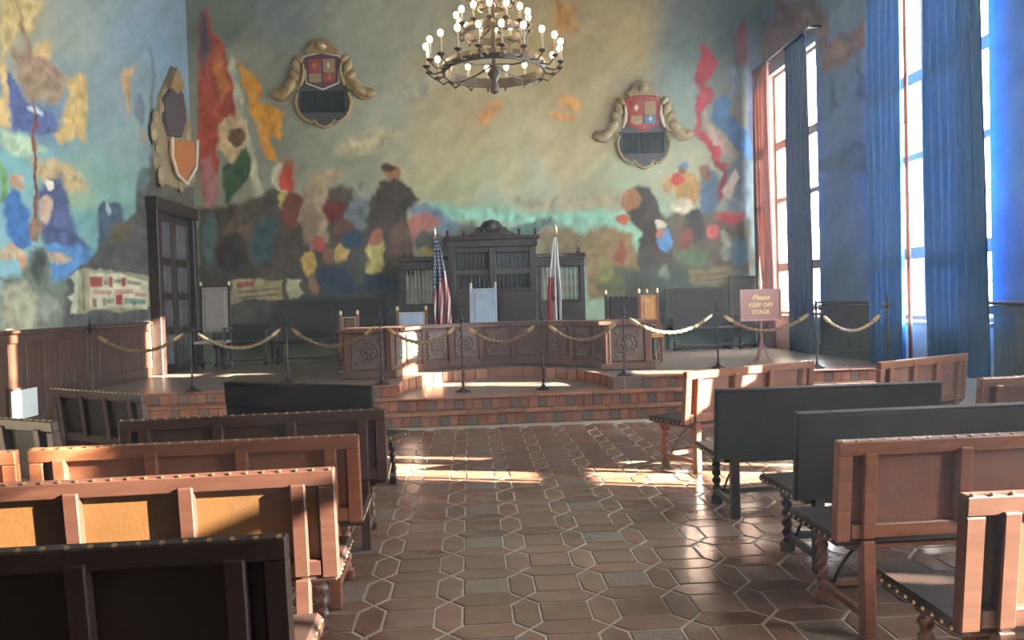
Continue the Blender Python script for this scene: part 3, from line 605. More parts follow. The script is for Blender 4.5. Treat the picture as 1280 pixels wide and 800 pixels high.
strp = [(-rw / 2, -HC), (rw / 2, -HC), (PX / 2, 0), (rw / 2, HC), (-rw / 2, HC), (-PX / 2, 0)]
TM = {'hexagon_tile': tile_mesh('hexagon_tile', hexp, M['terra']), 'rectangle_tile': tile_mesh('rectangle_tile', recp, M['terra']), 'strip_tile': tile_mesh('strip_tile', strp, M['terra']), 'glazed_tile': tile_mesh('glazed_tile', recp, M['deco'])}
cells = []
for i in range(-14, 17):
    for j in range(-9, 26):
        x = -.16 + i * PX; y = .34 + j * PY
        for nm, dx, dy in (('hexagon_tile', 0, 0), ('rectangle_tile', PX / 2, 0), ('strip_tile', PX / 2, PY / 2)):
            tx, ty = x + dx, y + dy
            if not (XL + .22 < tx < XR - .22 and -2.5 < ty < F1 - .22): continue
            if nm == 'rectangle_tile' and i % 2 == 0 and j % 2 == 0: nm = 'glazed_tile'
            cells.append((nm, tx, ty))
def near_key(c): return math.hypot(c[1] - .6, c[2]) if (-.85 < c[1] < 2.0 and c[2] > 2.5) else 99
cells.sort(key=near_key)
field = {'p': ([], []), 'd': ([], [])}
for n, (nm, tx, ty) in enumerate(cells):
    rzj, rxj, ryj = random.gauss(0, .006), random.gauss(0, .005), random.gauss(0, .005)
    if n < 290 and near_key(cells[n]) < 50:
        o = bpy.data.objects.new(nm, TM[nm]); C.objects.link(o); o.parent = fl
        o.location = (tx, ty, 0); o.rotation_euler = (rxj, ryj, rzj)
    else:
        V, Fc = field['d' if nm == 'glazed_tile' else 'p']; b0 = len(V); me = TM[nm]
        R = Matrix.Translation((tx, ty, 0)) @ Matrix.Rotation(rzj, 4, 'Z') @ Matrix.Rotation(rxj, 4, 'X') @ Matrix.Rotation(ryj, 4, 'Y')
        V.extend(tuple(R @ v.co) for v in me.vertices); Fc.extend([tuple(b0 + k for k in p.vertices) for p in me.polygons])
for key, nm, mt in (('p', 'tile_field', M['terra_field']), ('d', 'glazed_tile_field', M['deco_field'])):
    me = bpy.data.meshes.new(nm); me.from_pydata(field[key][0], [], field[key][1]); me.materials.append(mt)
    o = bpy.data.objects.new(nm, me); C.objects.link(o); o.parent = fl; o['kind'] = 'stuff'

# ------------------------------------------------------------------ benches
def spiral_leg(x, y, h, r=.032):
    mb = MB(); prof = [(r * 1.15, 0), (r * 1.15, .05), (r * .7, .06)]
    k = 44
    for i in range(k + 1): prof.append((r * .82, .07 + (h - .16) * i / k))
    prof += [(r * .7, h - .08), (r * 1.25, h - .07), (r * 1.25, h)]
    return mb.lathe(prof, 12, (x, y, 0), twist=105, lobe=.27, nl=2)
def make_bench(L, plain, panel_mat, wood):
    t = thing('bench', (0, 0, 0))
    h = L / 2
    RK = Matrix.Translation((0, 0, .45)) @ Matrix.Rotation(.10, 4, 'X') @ Matrix.Translation((0, 0, -.45))
    top = .915
    if plain:
        b = MB().box((0, 0, (.45 + top) / 2), (L, .05, top - .45), .012, M=RK).build('back', M['leather'], t)
        tr = MB().box((0, 0, top + .004), (L, .056, .014), .004, M=RK).build('top_rail', M['leather'], t)
    else:
        tr = MB().box((0, 0, top - .035), (L, .05, .07), .006, M=RK).build('top_rail', wood, t)
        MB().box((0, 0, .49), (L - .14, .045, .07), .006, M=RK).build('bottom_rail', wood, t)
        for s in (-1, 1): MB().box((s * (h - .035), 0, (.445 + top - .07) / 2), (.07, .05, top - .07 - .445), .006, M=RK).build('stile', wood, t)
        xs = [-h + .15, -h + .15 + (L - .3) / 3, h - .15 - (L - .3) / 3, h - .15]
        for x in xs[1:-1]: MB().box((x, -.014, .69), (.06, .05, .36), .005, M=RK).build('back_post', wood, t)
        ed = [-h + .07] + xs + [h - .07]
        for a, b in zip(ed, ed[1:]):
            MB().box(((a + b) / 2, .012, .685), (b - a - .008, .016, .345), .005, M=RK).build('back_panel', panel_mat, t)
        MB().box((0, .030, .69), (L - .04, .012, .42), .004, M=RK).build('front_leather', M['leather'], t)
    nl = MB(); n = int(L / .066)
    for k in range(n + 1):
        nl.ball((-h + .02 + k * (L - .04) / n, -.018, top + .004), .009, .7, 6)
    nl.xf(RK).build('nail_trim', M['brass'], tr, True, kind='stuff')
    # rear legs run up behind the back
    for s in (-1, 1):
        x = s * (h - .15)
        mb = MB().box((x, -.014 if not plain else .02, .22), (.06, .055, .45), .005)
        if not plain: mb.box((x, -.014, .66), (.06, .05, .40), .005, M=RK)
        mb.build('rear_leg', wood, t)
        spiral_leg(x, .42, .40).build('front_leg', wood, t, True)
        MB().box((x, .20, .09), (.035, .42, .04), .005).build('side_stretcher', wood, t)
    MB().box((0, .42, .09), (L - .33, .035, .04), .005).build('front_stretcher', wood, t)
    se = MB().box((0, .235, .445), (L, .50, .05), .015).build('seat', M['leather'], t)
    sn = MB()
    for k in range(n + 1): sn.ball((-h + .02 + k * (L - .04) / n, .486, .445), .0075, 1, 6)
    for s in (-1, 1):
        for k in range(9): sn.ball((s * (h + .0), .02 + k * .055, .445), .0075, 1, 6)
    sn.build('nail_trim', M['brass'], se, True, kind='stuff')
    MB().box((0, .235, .405), (L - .16, .42, .03), .005).build('seat_frame', wood, t)
    for s in (-1, 1):
        x = s * (h - .32)
        MB().tube([(x + s * .12 * math.cos(u), .40 - .32 * math.sin(u) * .4 - .16 * u / PI, .10 + .29 * math.sin(u)) for u in [PI * .5 * k / 8 for k in range(9)]], .009, 6).build('iron_brace', M['iron'], t, True)
    return t
LEN = 1.64
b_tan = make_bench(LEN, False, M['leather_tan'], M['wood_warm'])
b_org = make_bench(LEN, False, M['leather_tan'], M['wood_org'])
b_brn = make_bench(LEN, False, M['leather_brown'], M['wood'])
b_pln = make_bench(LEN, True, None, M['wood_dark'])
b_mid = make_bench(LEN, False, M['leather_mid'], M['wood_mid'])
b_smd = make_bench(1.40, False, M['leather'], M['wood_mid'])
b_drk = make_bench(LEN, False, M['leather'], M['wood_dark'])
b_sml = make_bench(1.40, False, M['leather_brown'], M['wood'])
used = set()
def put_bench(proto, length, end, ang, which, label, group):
    """end: world x, y of the bench's end on the aisle side; which=+1 if that is its right end"""
    ca, sa = math.cos(ang), math.sin(ang)
    cx, cy = end[0] - which * ca * length / 2, end[1] - which * sa * length / 2
    if proto.name not in used:
        used.add(proto.name); o = proto; o.location = (cx, cy, .012); o.rotation_euler = (0, 0, ang)
    else: o = dup(proto, (cx, cy, .012), ang)
    tag(o, label, 'bench', group)
GL, GR = 'benches left of the aisle', 'benches right of the aisle'
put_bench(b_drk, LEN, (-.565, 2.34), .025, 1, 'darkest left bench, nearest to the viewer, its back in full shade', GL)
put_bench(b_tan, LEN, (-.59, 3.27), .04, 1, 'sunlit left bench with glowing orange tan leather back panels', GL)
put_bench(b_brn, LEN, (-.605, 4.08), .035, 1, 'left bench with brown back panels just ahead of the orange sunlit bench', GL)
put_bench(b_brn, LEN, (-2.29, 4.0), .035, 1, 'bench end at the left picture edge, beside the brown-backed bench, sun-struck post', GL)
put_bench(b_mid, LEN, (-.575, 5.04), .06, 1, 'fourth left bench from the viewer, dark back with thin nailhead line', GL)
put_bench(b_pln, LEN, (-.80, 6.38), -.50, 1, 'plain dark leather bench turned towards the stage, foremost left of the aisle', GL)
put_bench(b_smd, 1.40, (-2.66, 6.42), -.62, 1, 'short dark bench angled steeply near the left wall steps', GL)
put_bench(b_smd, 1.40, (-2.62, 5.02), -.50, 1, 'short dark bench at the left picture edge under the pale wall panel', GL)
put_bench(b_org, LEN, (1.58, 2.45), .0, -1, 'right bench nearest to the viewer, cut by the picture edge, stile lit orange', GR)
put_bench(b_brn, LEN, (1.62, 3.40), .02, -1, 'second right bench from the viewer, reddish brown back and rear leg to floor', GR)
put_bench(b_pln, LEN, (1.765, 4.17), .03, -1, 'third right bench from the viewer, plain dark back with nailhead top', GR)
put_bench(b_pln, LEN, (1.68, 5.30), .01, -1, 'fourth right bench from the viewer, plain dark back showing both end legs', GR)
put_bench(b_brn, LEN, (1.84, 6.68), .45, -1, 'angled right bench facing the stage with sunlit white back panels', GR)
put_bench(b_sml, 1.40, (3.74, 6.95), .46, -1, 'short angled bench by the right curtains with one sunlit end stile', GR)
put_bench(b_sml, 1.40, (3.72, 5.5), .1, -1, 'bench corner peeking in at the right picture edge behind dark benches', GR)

# ------------------------------------------------------------------ stanchions and ropes
def make_stanchion(H):
    t = thing('stanchion', (0, 0, 0))
    MB().lathe([(.11, 0), (.11, .012), (.06, .03), (.025, .06), (.02, .09)], 16).build('base', M['iron'], t, True)
    MB().lathe([(.013, .08)] + [(.013, .08 + (H - .33) * k / 40) for k in range(1, 41)], 8, twist=50, lobe=.18, nl=4).build('pole', M['iron'], t, True)
    z = H - .25
    MB().lathe([(.014, z), (.035, z + .01), (.022, z + .03), (.045, z + .06), (.025, z + .085), (.03, z + .10), (.015, z + .12)], 12).build('collar', M['iron'], t, True)
    MB().lathe([(.012, z + .11), (.022, z + .14), (.010, z + .16), (.016, z + .18), (.006, z + .22), (.002, z + .25)], 10).build('finial', M['iron'], t, True)
    for s in (-1, 1):
        MB().tube([(s * (.02 + .035 * (1 - math.cos(u))), 0, z + .05 + .035 * math.sin(u)) for u in [PI * 1.5 * k / 10 for k in range(11)]], .007, 6).build('hook', M['iron'], t, True)
    return t
ST = [((116, 487), Z3, 10.6), ((241, 491), Z3, 10.55), ((360, 477), Z3, 11.38), ((478, 481), Z3, 10.6), ((579, 490), Z2, 10.82), ((679.5, 487.5), Z2, 10.77), ((781, 471), Z3, 10.68), ((898, 462), Z3, 11.25), ((1021.5, 463), Z3, 10.75), ((1110, 460), Z3, 10.5)]
SL = ['iron rope stanchion hard against the left wainscot', 'iron rope stanchion in front of the tall grey chair and door', 'iron rope stanchion before the long dark settle on the left', 'iron rope stanchion at the left pedestal of the desk', 'iron rope stanchion in the sunken floor below the pale blue chair', 'iron rope stanchion in the sunken floor below the white flag', 'iron rope stanchion in front of the carved right desk pedestal', 'sunlit white-glinting rope stanchion left of the sign', 'iron rope stanchion standing before the first window wall', 'iron rope stanchion among the curtains at the right wall']
pr_s, pr_t = make_stanchion(1.06), make_stanchion(1.2)
tops = []
used_s = set()
for (p, z, Y), lb in zip(ST, SL):
    x, y, _ = Uy(p[0], p[1], Y)
    x = max(x, XL + .35)
    tall = z == Z2
    pr = pr_t if tall else pr_s
    o = pr if pr.name not in used_s else dup(pr)
    used_s.add(pr.name)
    o.location = (x, Y, z + (.004 if z == Z3 else .004)); tag(o, lb, 'stanchion', 'stanchions along the stage edge')
    tops.append(Vector((x, Y, z + (1.2 if tall else 1.06) - .19)))
RL = ['from the left wainscot to the stanchion by the tall chair', 'sagging below the tall grey chair', 'sagging in front of the long dark settle', 'in front of the sunlit curved desk wing', 'in front of the middle of the desk', 'leading up to the carved right pedestal', 'sunlit gold, between right pedestal and bright stanchion', 'passing behind the red sign', 'sagging before the right wall curtains']
for k, (a, b) in enumerate(zip(tops, tops[1:])):
    r = thing('barrier_rope', a, 0, 'twisted gold barrier rope ' + RL[k], 'rope', 'barrier ropes along the stage')
    dv = b - a; hd = Vector((dv.x, dv.y, 0)); L = hd.length; u = hd / L; sag = .30 + .02 * (k % 3)
    w = Vector((-u.y, u.x, 0))
    s0 = .10 / L; s1 = 1 - s0
    pts = []
    n = 90
    for i in range(n + 1):
        s = s0 + (s1 - s0) * i / n
        pts.append(Vector((u.x * L * s, u.y * L * s, dv.z * s - sag * 4 * s * (1 - s) - .0)))
    mb = MB(); m = 9; rings = []
    for i, p in enumerate(pts):
        tg = (pts[min(i + 1, n)] - pts[max(i - 1, 0)]).normalized(); bb = tg.cross(w).normalized()
        rings.append([mb.bm.verts.new(p + (w * math.cos(q) + bb * math.sin(q)) * (.022 * (1 + .25 * math.cos(3 * q - i * 1.05)))) for q in [2 * PI * j / m for j in range(m)]])
    for r0, r1 in zip(rings, rings[1:]):
        for j in range(m): mb.bm.faces.new((r0[j], r0[(j + 1) % m], r1[(j + 1) % m], r1[j]))
    mb.bm.faces.new(rings[0][::-1]); mb.bm.faces.new(rings[-1])
    mb.build('rope', M['rope'], r, True)
    MB().tube([pts[0], pts[4], pts[9]], [.02, .029, .029], 10).build('brass_end', M['brass'], r, True)
    MB().tube([pts[-1], pts[-5], pts[-10]], [.02, .029, .029], 10).build('brass_end', M['brass'], r, True)

# ------------------------------------------------------------------ the desk
dk = thing('judges_desk', (RC, 11.48, Z3 + .002), 0, 'long curved wooden judges desk with carved panels and two pedestals on stage', 'desk')
DH, RXd, RYd = .745, 1.58, 1.6
def medallion(mb, Mx):
    mb.torus((0, 0, 0), .15, .016, 24, 6)
    for k in range(8):
        t = k * PI / 4
        mb.ball((.085 * math.cos(t), .085 * math.sin(t), 0), .035, .5, 8)
    mb.ball((0, 0, 0), .05, .6, 8)
    for sx in (-1, 1):
        for sy in (-1, 1): mb.ball((sx * .17, sy * .17, 0), .032, .5, 8)
    mb.xf(Mx)
FR = Matrix.Rotation(PI / 2, 4, 'X')      # flat in xy -> facing -y
for s, x0 in ((-1, -2.36), (1, 1.53)):
    x1 = x0 + .78; cx = (x0 + x1) / 2
    pd = MB().box((cx, .42, .06), (x1 - x0 + .05, .86, .12), .015).box((cx, .42, .38), (x1 - x0 - .02, .80, .60), .008).build('pedestal', M['wood_desk'], dk)
    MB().box((cx, .41, .715), (x1 - x0 + .12, .96, .06), .012).build('pedestal_top', M['wood_desk'], dk)
    for e in (-1, 1): MB().box((cx + e * .31, .0, .395), (.10, .06, .56), .012).build('pilaster', M['wood_desk'], dk)
    MB().box((cx, .01, .395), (.50, .03, .52), .01).build('carved_panel', M['carved'], dk)
    mb = MB(); medallion(mb, Matrix.Translation((cx, -.012, .40)) @ FR); mb.build('medallion', M['carved'], dk, True)
# curved wing: seven panels
NP = 9
def arc(t, o=0): return (-(RXd - o) * math.cos(t), (RYd - o) * math.sin(t))
for k in range(NP):
    t0, t1 = PI * k / NP, PI * (k + 1) / NP
    a, b = arc(t0), arc(t1); mx, my = (a[0] + b[0]) / 2, (a[1] + b[1]) / 2; ang = math.atan2(b[1] - a[1], b[0] - a[0]); ln = math.hypot(b[0] - a[0], b[1] - a[1])
    Mx = Matrix.Translation((mx, my, 0)) @ Matrix.Rotation(ang, 4, 'Z')
    MB().box((0, .045, .35), (ln + .02, .06, .66), .004).xf(Mx).build('front_board', M['wood_desk'], dk)
    MB().box((0, .0, .40), (ln - .16, .03, .46), .01).xf(Mx).build('carved_panel', M['carved'], dk)
    MB().box((0, .01, .06), (ln + .01, .06, .12), .01).xf(Mx).build('plinth', M['wood_desk'], dk)
    MB().box((ln / 2, .01, .39), (.09, .05, .58), .01).xf(Mx).build('pilaster', M['wood_desk'], dk)
    mb = MB(); medallion(mb, Mx @ Matrix.Translation((0, -.018, .40)) @ FR @ Matrix.Scale(.9, 4)); mb.build('medallion', M['carved'], dk, True)
tp = MB(); N = 30
inn = [arc(PI * k / N, .10) for k in range(N + 1)]; out = [(-(RXd + .55) * math.cos(PI * k / N), (RYd + .28) * math.sin(PI * k / N)) for k in range(N + 1)]
iv = [[tp.bm.verts.new((x, y, z)) for x, y in inn] for z in (.69, .74)]; ov = [[tp.bm.verts.new((x, y, z)) for x, y in out] for z in (.69, .74)]
for k in range(N):
    tp.bm.faces.new((iv[1][k], iv[1][k + 1], ov[1][k + 1], ov[1][k])); tp.bm.faces.new((iv[0][k], ov[0][k], ov[0][k + 1], iv[0][k + 1]))
    tp.bm.faces.new((iv[0][k], iv[0][k + 1], iv[1][k + 1], iv[1][k])); tp.bm.faces.new((ov[0][k], ov[1][k], ov[1][k + 1], ov[0][k + 1]))
for k in (0, N): tp.bm.faces.new((iv[0][k], iv[1][k], ov[1][k], ov[0][k]))
tp.build('desk_top', M['wood_desk'], dk)

# ------------------------------------------------------------------ cabinet behind the bench
CB = thing('canopy_cabinet', (.46, YD - .29, Z3 + .002), 0, 'tall dark carved wooden screen cabinet with spindle grilles behind the desk', 'cabinet')
fw = M['wood_cab']
def framed(x0, x1, z0, z1, y, back=True):
    if back: MB().box(((x0 + x1) / 2, y + .10, (z0 + z1) / 2), (x1 - x0, .03, z1 - z0), 0).build('back_board', M['black'], CB)
    g = MB(); n = int((x1 - x0) / .075); h = z1 - z0
    for k in range(n):
        x = x0 + (k + .5) * (x1 - x0) / n
        g.lathe([(.011, 0), (.022, .04), (.011, .08), (.027, h * .36), (.012, h * .5), (.027, h * .64), (.011, h - .08), (.022, h - .04), (.011, h)], 7, (x, y + .02, z0))
    g.build('spindle_grille', fw if back else M['tapestry'], CB, True, kind='stuff')
cw = .875
MB().box((0, .0, .62), (2 * cw - .02, .50, 1.24), .01).build('centre_body', fw, CB)
for x in (-cw + .07, 0, cw - .07): MB().box((x, -.02, 1.74), (.14, .46, 1.0), .01).build('centre_post', fw, CB)
for z in (1.29, 1.68, 2.12): MB().box((0, -.02, z), (2 * cw - .28, .44, .12), .01).build('centre_rail', fw, CB)
for x0, x1 in ((-cw + .14, -.07), (.07, cw - .14)):
    framed(x0, x1, 1.35, 1.62, -.20); framed(x0, x1, 1.74, 2.06, -.20)
for x in (-.44, .44): MB().box((x, -.262, .70), (.62, .03, .85), .015).build('lower_panel', M['wood_dark'], CB)
MB().box((0, -.03, 2.24), (2 * cw + .06, .50, .14), .015).build('frieze', fw, CB)
MB().box((0, -.03, 2.35), (2 * cw + .16, .56, .08), .02).build('cornice', fw, CB)
pp = [(-.52, 2.39), (.52, 2.39), (.44, 2.45), (.36, 2.47), (.30, 2.56), (.22, 2.58), (.15, 2.68), (0, 2.72), (-.15, 2.68), (-.22, 2.58), (-.30, 2.56), (-.36, 2.47), (-.44, 2.45)]
cr = MB().prism([(x, -.10, z) for x, z in pp], (0, -.08, 0)).build('crest', fw, CB)
MB().ball((0, -.2, 2.57), .09, 1.2).ball((-.17, -.19, 2.50), .05).ball((.17, -.19, 2.50), .05).build('crest_boss', fw, cr, True)
for x in (-cw, -.55, .55, cw): MB().lathe([(.03, 0), (.04, .03), (.02, .06), (.035, .10), (.01, .15)], 8, (x, -.15, 2.39)).build('finial', fw, CB, True)
for s in (-1, 1):
    a, b = sorted((s * cw, s * (cw + .97)))
    cx = (a + b) / 2
    MB().box((cx, .05, .52), (b - a, .36, 1.04), .01).build('wing_body', fw, CB)
    for x in (a + .05, b - .05): MB().box((x, -.02, 1.42), (.10, .22, .78), .01).build('wing_post', fw, CB)
    MB().box((cx, -.0, 1.06), (b - a - .2, .22, .06), .01).build('wing_rail', fw, CB)
    MB().box((cx, .0, 1.84), (b - a, .30, .16), .01).build('wing_frieze', fw, CB)
    MB().box((cx, .0, 1.97), (b - a + .06, .38, .09), .02).build('wing_cornice', fw, CB)
    framed(a + .10, b - .10, 1.09, 1.76, -.08, False)
    MB().box((cx, -.145, .55), (b - a - .25, .03, .75), .015).build('wing_panel', M['wood_dark'], CB)
    MB().lathe([(.04, 0), (.055, .04), (.02, .08), (.03, .10), (.01, .13)], 8, (b - .1 if s > 0 else a + .1, -.05, 2.01)).build('finial', fw, CB, True)

# ------------------------------------------------------------------ flags
def flag_mat(name, us):
    m = bpy.data.materials.new(name); m.use_nodes = True; b = m.node_tree.nodes['Principled BSDF']; b.inputs['Roughness'].default_value = .8
    at = m.node_tree.nodes.new('ShaderNodeAttribute'); at.attribute_name = 'paint'; m.node_tree.links.new(at.outputs['Color'], b.inputs['Base Color']); return m
def make_flag(name, loc, label, us):
    t = thing(name, loc, 0, label, 'flag')
    H = 2.28
    MB().lathe([(.20, 0), (.20, .03), (.07, .06), (.03, .10), (.022, .14)], 20).build('stand', M['brass'], t, True)
    MB().lathe([(.016, .12), (.016, H)], 10).build('pole', M['wood_ws'], t, True)
    MB().lathe([(.012, H - .02), (.035, H + .02), (.012, H + .05), (.03, H + .10), (.004, H + .2)], 10).build('spear_tip', M['brass'], t, True)
    nu, nv = 44, 90; V = []; Cc = []; Fc = []
    for j in range(nv + 1):
        v = j / nv; zz = H - .03 - 1.78 * v
        wid = .03 + .15 * min(1, v * 1.6) ** .8 * (1 - .12 * v)
        for i in range(nu + 1):
            u = i / nu
            x = .012 + (u - .30) * 2 * wid * (1 if us else .85); y = -.02 - (.035 + .03 * v) * math.sin(u * 15 + 2.2 * v) * (0.3 + min(1, v * 2)) - .03
            V.append((x * (1.0 if us else -1.0) * .9 + (.04 * v if us else -.02 * v), y, zz + .0))
            # cloth coordinates: fly runs down and across
            if us:
                s = v * .92 + (u - .5) * .30 * min(1, v * 2 + .2)
                if v + (u - .5) * .25 < .44:
                    a_, b_ = u * 7 + (int(v * 26) % 2) * .5, v * 26
                    st_ = (abs((a_ % 1) - .5) < .2 and abs((b_ % 1) - .5) < .3)
                    c = (.75, .75, .75) if st_ else (.03, .05, .17)
                else:
                    c = (.50, .03, .05) if int((u * 1.0 + v * .75) * 9.5) % 2 == 0 else (.78, .76, .74)
            else:
                c = (.74, .75, .77)
                if u > .66 and v > .42: c = (.50, .05, .05)
                if .50 < u < .60 and .40 < v < .62: c = (.30, .20, .13)
                if .46 < u < .60 and .62 <= v < .66: c = (.12, .25, .10)
                if .1 < u < .3 and v > .9: c = (.5, .38, .14)
            Cc.append((*c, 1))
    for j in range(nv):
        for i in range(nu):
            a = j * (nu + 1) + i; Fc.append((a, a + 1, a + nu + 2, a + nu + 1))
    me = bpy.data.meshes.new('cloth'); me.from_pydata(V, [], Fc)
    at = me.attributes.new('paint', 'FLOAT_COLOR', 'POINT'); at.data.foreach_set('color', np.array(Cc, np.float32).ravel())
    me.materials.append(flag_mat('flag_cloth', us)); me.polygons.foreach_set('use_smooth', [True] * len(me.polygons))
    o = bpy.data.objects.new('cloth', me); C.objects.link(o); o.parent = t
    so_ = o.modifiers.new('thick', 'SOLIDIFY'); so_.thickness = .004
x, y, z = Uy(547, 400, 14.2); make_flag('national_flag', (x, 14.2, Z3 + .002), 'red, white and blue striped flag with stars on a pole behind the desk', True)
x, y, z = Uy(698, 400, 14.2); make_flag('state_flag', (x, 14.2, Z3 + .002), 'white flag with red edge band furled on a pole behind the desk', False)

# ------------------------------------------------------------------ chairs on the stage
def make_chair(w, H, seat_h, hide, wood, rake=.1, arms=True, d=.52):
    t = thing('armchair', (0, 0, 0)); h = w / 2
    RK = Matrix.Translation((0, d, seat_h)) @ Matrix.Rotation(-rake, 4, 'X') @ Matrix.Translation((0, -d, -seat_h))
    for s in (-1, 1):
        MB().box((s * (h - .025), d, seat_h / 2), (.05, .05, seat_h), .006).box((s * (h - .025), d, (seat_h + H) / 2), (.05, .05, H - seat_h), .006, M=RK).build('rear_leg', wood, t)
        MB().lathe([(.02, 0), (.03, .05), (.018, .08)], 8).xf(RK @ Matrix.Translation((s * (h - .025), d, H - .004))).build('finial', M['brass'], t, True)
        spiral_leg(s * (h - .03), .04, seat_h - .02, .026).build('front_leg', wood, t, True)
        MB().box((s * (h - .03), d / 2, .12), (.03, d, .035), .005).build('side_stretcher', wood, t)
        if arms:
            MB().box((s * (h + .005), d / 2, seat_h + .24), (.06, d + .04, .035), .008).build('arm', wood, t)
            MB().lathe([(.02, 0), (.026, .06), (.016, .12), (.026, .18), (.02, .225)], 8, (s * (h - .01), .05, seat_h)).build('arm_post', wood, t, True)
    b = MB().box((0, d - .005, (seat_h + .16 + H - .03) / 2), (w - .09, .04, H - seat_h - .20), .012, M=RK).build('backrest', hide, t)
    MB().box((0, d - .03, (seat_h + .16 + H - .03) / 2), (w - .20, .02, H - seat_h - .34), .008, M=RK).build('back_inset', hide, b)
    nl = MB(); zz = (seat_h + .2, H - .05)
    for k in range(10):
        for s in (-1, 1): nl.ball((s * (h - .065), d - .027, zz[0] + (zz[1] - zz[0]) * k / 9), .012, 1, 6)
    for k in range(8): nl.ball((-h + .07 + k * (w - .14) / 7, d - .027, H - .05), .012, 1, 6)
    nl.xf(RK).build('nail_trim', M['brass'], b, True, kind='stuff')
    MB().box((0, d / 2, seat_h), (w - .02, d - .02, .06), .015).build('seat', hide, t)
    return t
def at_px(px, Y): return Uy(px, 400, Y)[0]
c = make_chair(.50, 1.38, .46, M['vellum'], M['vellum'], .12, True); c.location = (at_px(600, 13.9), 13.55, Z3 + .002); c.rotation_euler = (0, 0, -.12)
tag(c, 'pale blue high-backed judge chair standing in front of the cabinet', 'chair')
c = make_chair(.56, .98, .42, M['vellum'], M['wood'], .05, True); c.location = (at_px(514, 13.75), 13.35, Z3 + .002)
tag(c, 'low pale blue chair showing just above the left desk wing', 'chair')
c = make_chair(.34, .94, .42, M['leather_tan'], M['wood'], .12, False, .4); c.location = (at_px(438, 13.4), 13.1, Z3 + .002); c.rotation_euler = (0, 0, .1)
tag(c, 'small tan side chair peeping over the left desk pedestal', 'chair')
c = make_chair(.56, 1.55, .50, M['tapestry'], M['wood_dark'], .06, True, .55); c.location = (at_px(270, 14.6), 14.15, Z3 + .002); c.rotation_euler = (0, 0, .08)
tag(c, 'tall grey upholstered armchair with silver edges beside the left door', 'chair')
c = make_chair(.80, 1.16, .46, M['leather'], M['wood_cab'], .05, True, .55); c.location = (at_px(782, 13.8), 13.25, Z3 + .002); c.rotation_euler = (0, 0, -.05)
tag(c, 'wide dark leather chair behind the sun-patch chair at the right pedestal', 'chair')
c = make_chair(.36, 1.16, .44, M['gilt'], M['wood'], .04, False, .42); c.location = (at_px(808, 13.0), 12.55, Z3 + .002); c.rotation_euler = (0, 0, -.08)  # added chair, its back stands for the sunlit part of the dark one
tag(c, 'narrow added chair whose bright orange back paints in a sun patch above the right pedestal', 'chair')

# ------------------------------------------------------------------ settles along the far wall
def make_settle(x0, x1, ztop, Y, label, secs):
    t = thing('settle', ((x0 + x1) / 2, Y, Z3 + .002), 0, label, 'bench', 'settles along the far wall'); w = x1 - x0; H = ztop - Z3
    for k in range(secs):
        a = -w / 2 + k * w / secs
        MB().box((a + w / secs / 2, .20, H / 2 + .2), (w / secs - .012, .05, H - .42), .01).build('back_panel', M['leather'], t)
    MB().box((0, .19, H - .02), (w + .04, .09, .05), .01).build('top_rail', M['wood_dark'], t)
    MB().box((0, -.03, .44), (w, .5, .07), .02).build('seat', M['leather'], t)
    for s in (-1, 1):
        MB().box((s * (w / 2 - .02), .2, H / 2), (.07, .06, H), .008).build('rear_leg', M['wood_dark'], t)
        spiral_leg(s * (w / 2 - .06), -.22, .42, .032).build('front_leg', M['wood_dark'], t, True)
        MB().box((s * (w / 2 - .03), -.02, .66), (.07, .46, .05), .01).build('armrest', M['wood_dark'], t)
        MB().box((s * (w / 2 - .03), -.22, .56), (.05, .05, .18), .008).build('arm_post', M['wood_dark'], t)
    MB().box((0, -.22, .10), (w - .16, .04, .05), .008).build('stretcher', M['wood_dark'], t)
Ys = 15.3
make_settle(at_px(345, Ys), at_px(485, Ys), 1.74, Ys, 'long dark high-backed settle against the far wall left of the cabinet', 2)
make_settle(at_px(836, Ys), at_px(912, Ys), 1.74, Ys, 'dark high-backed settle against the far wall right of the cabinet', 1)
make_settle(at_px(917, Ys), at_px(948, Ys), 1.95, Ys, 'narrow tall dark settle in the far right corner beside the curtain', 1)
make_settle(at_px(270, Ys), at_px(338, Ys), 1.30, Ys, 'low dark settle on the far wall behind the tall grey chair', 1)

# ------------------------------------------------------------------ sign on a stand
SX, SY = at_px(951, 12.0), 12.0
sn = thing('sign_stand', (SX, SY, Z3 + .002), 0, 'dusky red sign on a post asking visitors to keep off, by the first window', 'sign')
for k in range(3):
    t = k * 2 * PI / 3 + PI / 2
    MB().tube([(0, 0, .34), (.10 * math.cos(t), .10 * math.sin(t), .10), (.17 * math.cos(t), .17 * math.sin(t), .012)], [.022, .018, .014], 8).build('foot', M['sign'], sn, True)
MB().lathe([(.02, .2), (.03, .3), (.022, .36), (.022, .66)], 10).build('post', M['sign'], sn, True)
BW, BH = .66, .50; bz = .66 + BH / 2
bd = MB().box((0, 0, bz), (BW, .03, BH), .004).build('board', M['sign'], sn)
for dx, dz, w, h in ((0, BH / 2 - .012, BW + .01, .03), (0, -BH / 2 + .012, BW + .01, .03), (BW / 2 - .012, 0, .03, BH - .05), (-BW / 2 + .012, 0, .03, BH - .05)):
    MB().box((dx, -.012, bz + dz), (w, .03, h), .004).build('rim', M['sign_rim'], bd)
for dx, dz, w, h in ((0, BH / 2 - .06, BW - .12, .008), (0, -BH / 2 + .06, BW - .12, .008), (BW / 2 - .06, 0, .008, BH - .12), (-BW / 2 + .06, 0, .008, BH - .12)):
    MB().box((dx, -.0155, bz + dz), (w, .003, h), 0).build('gilt_line', M['sign_rim'], bd)
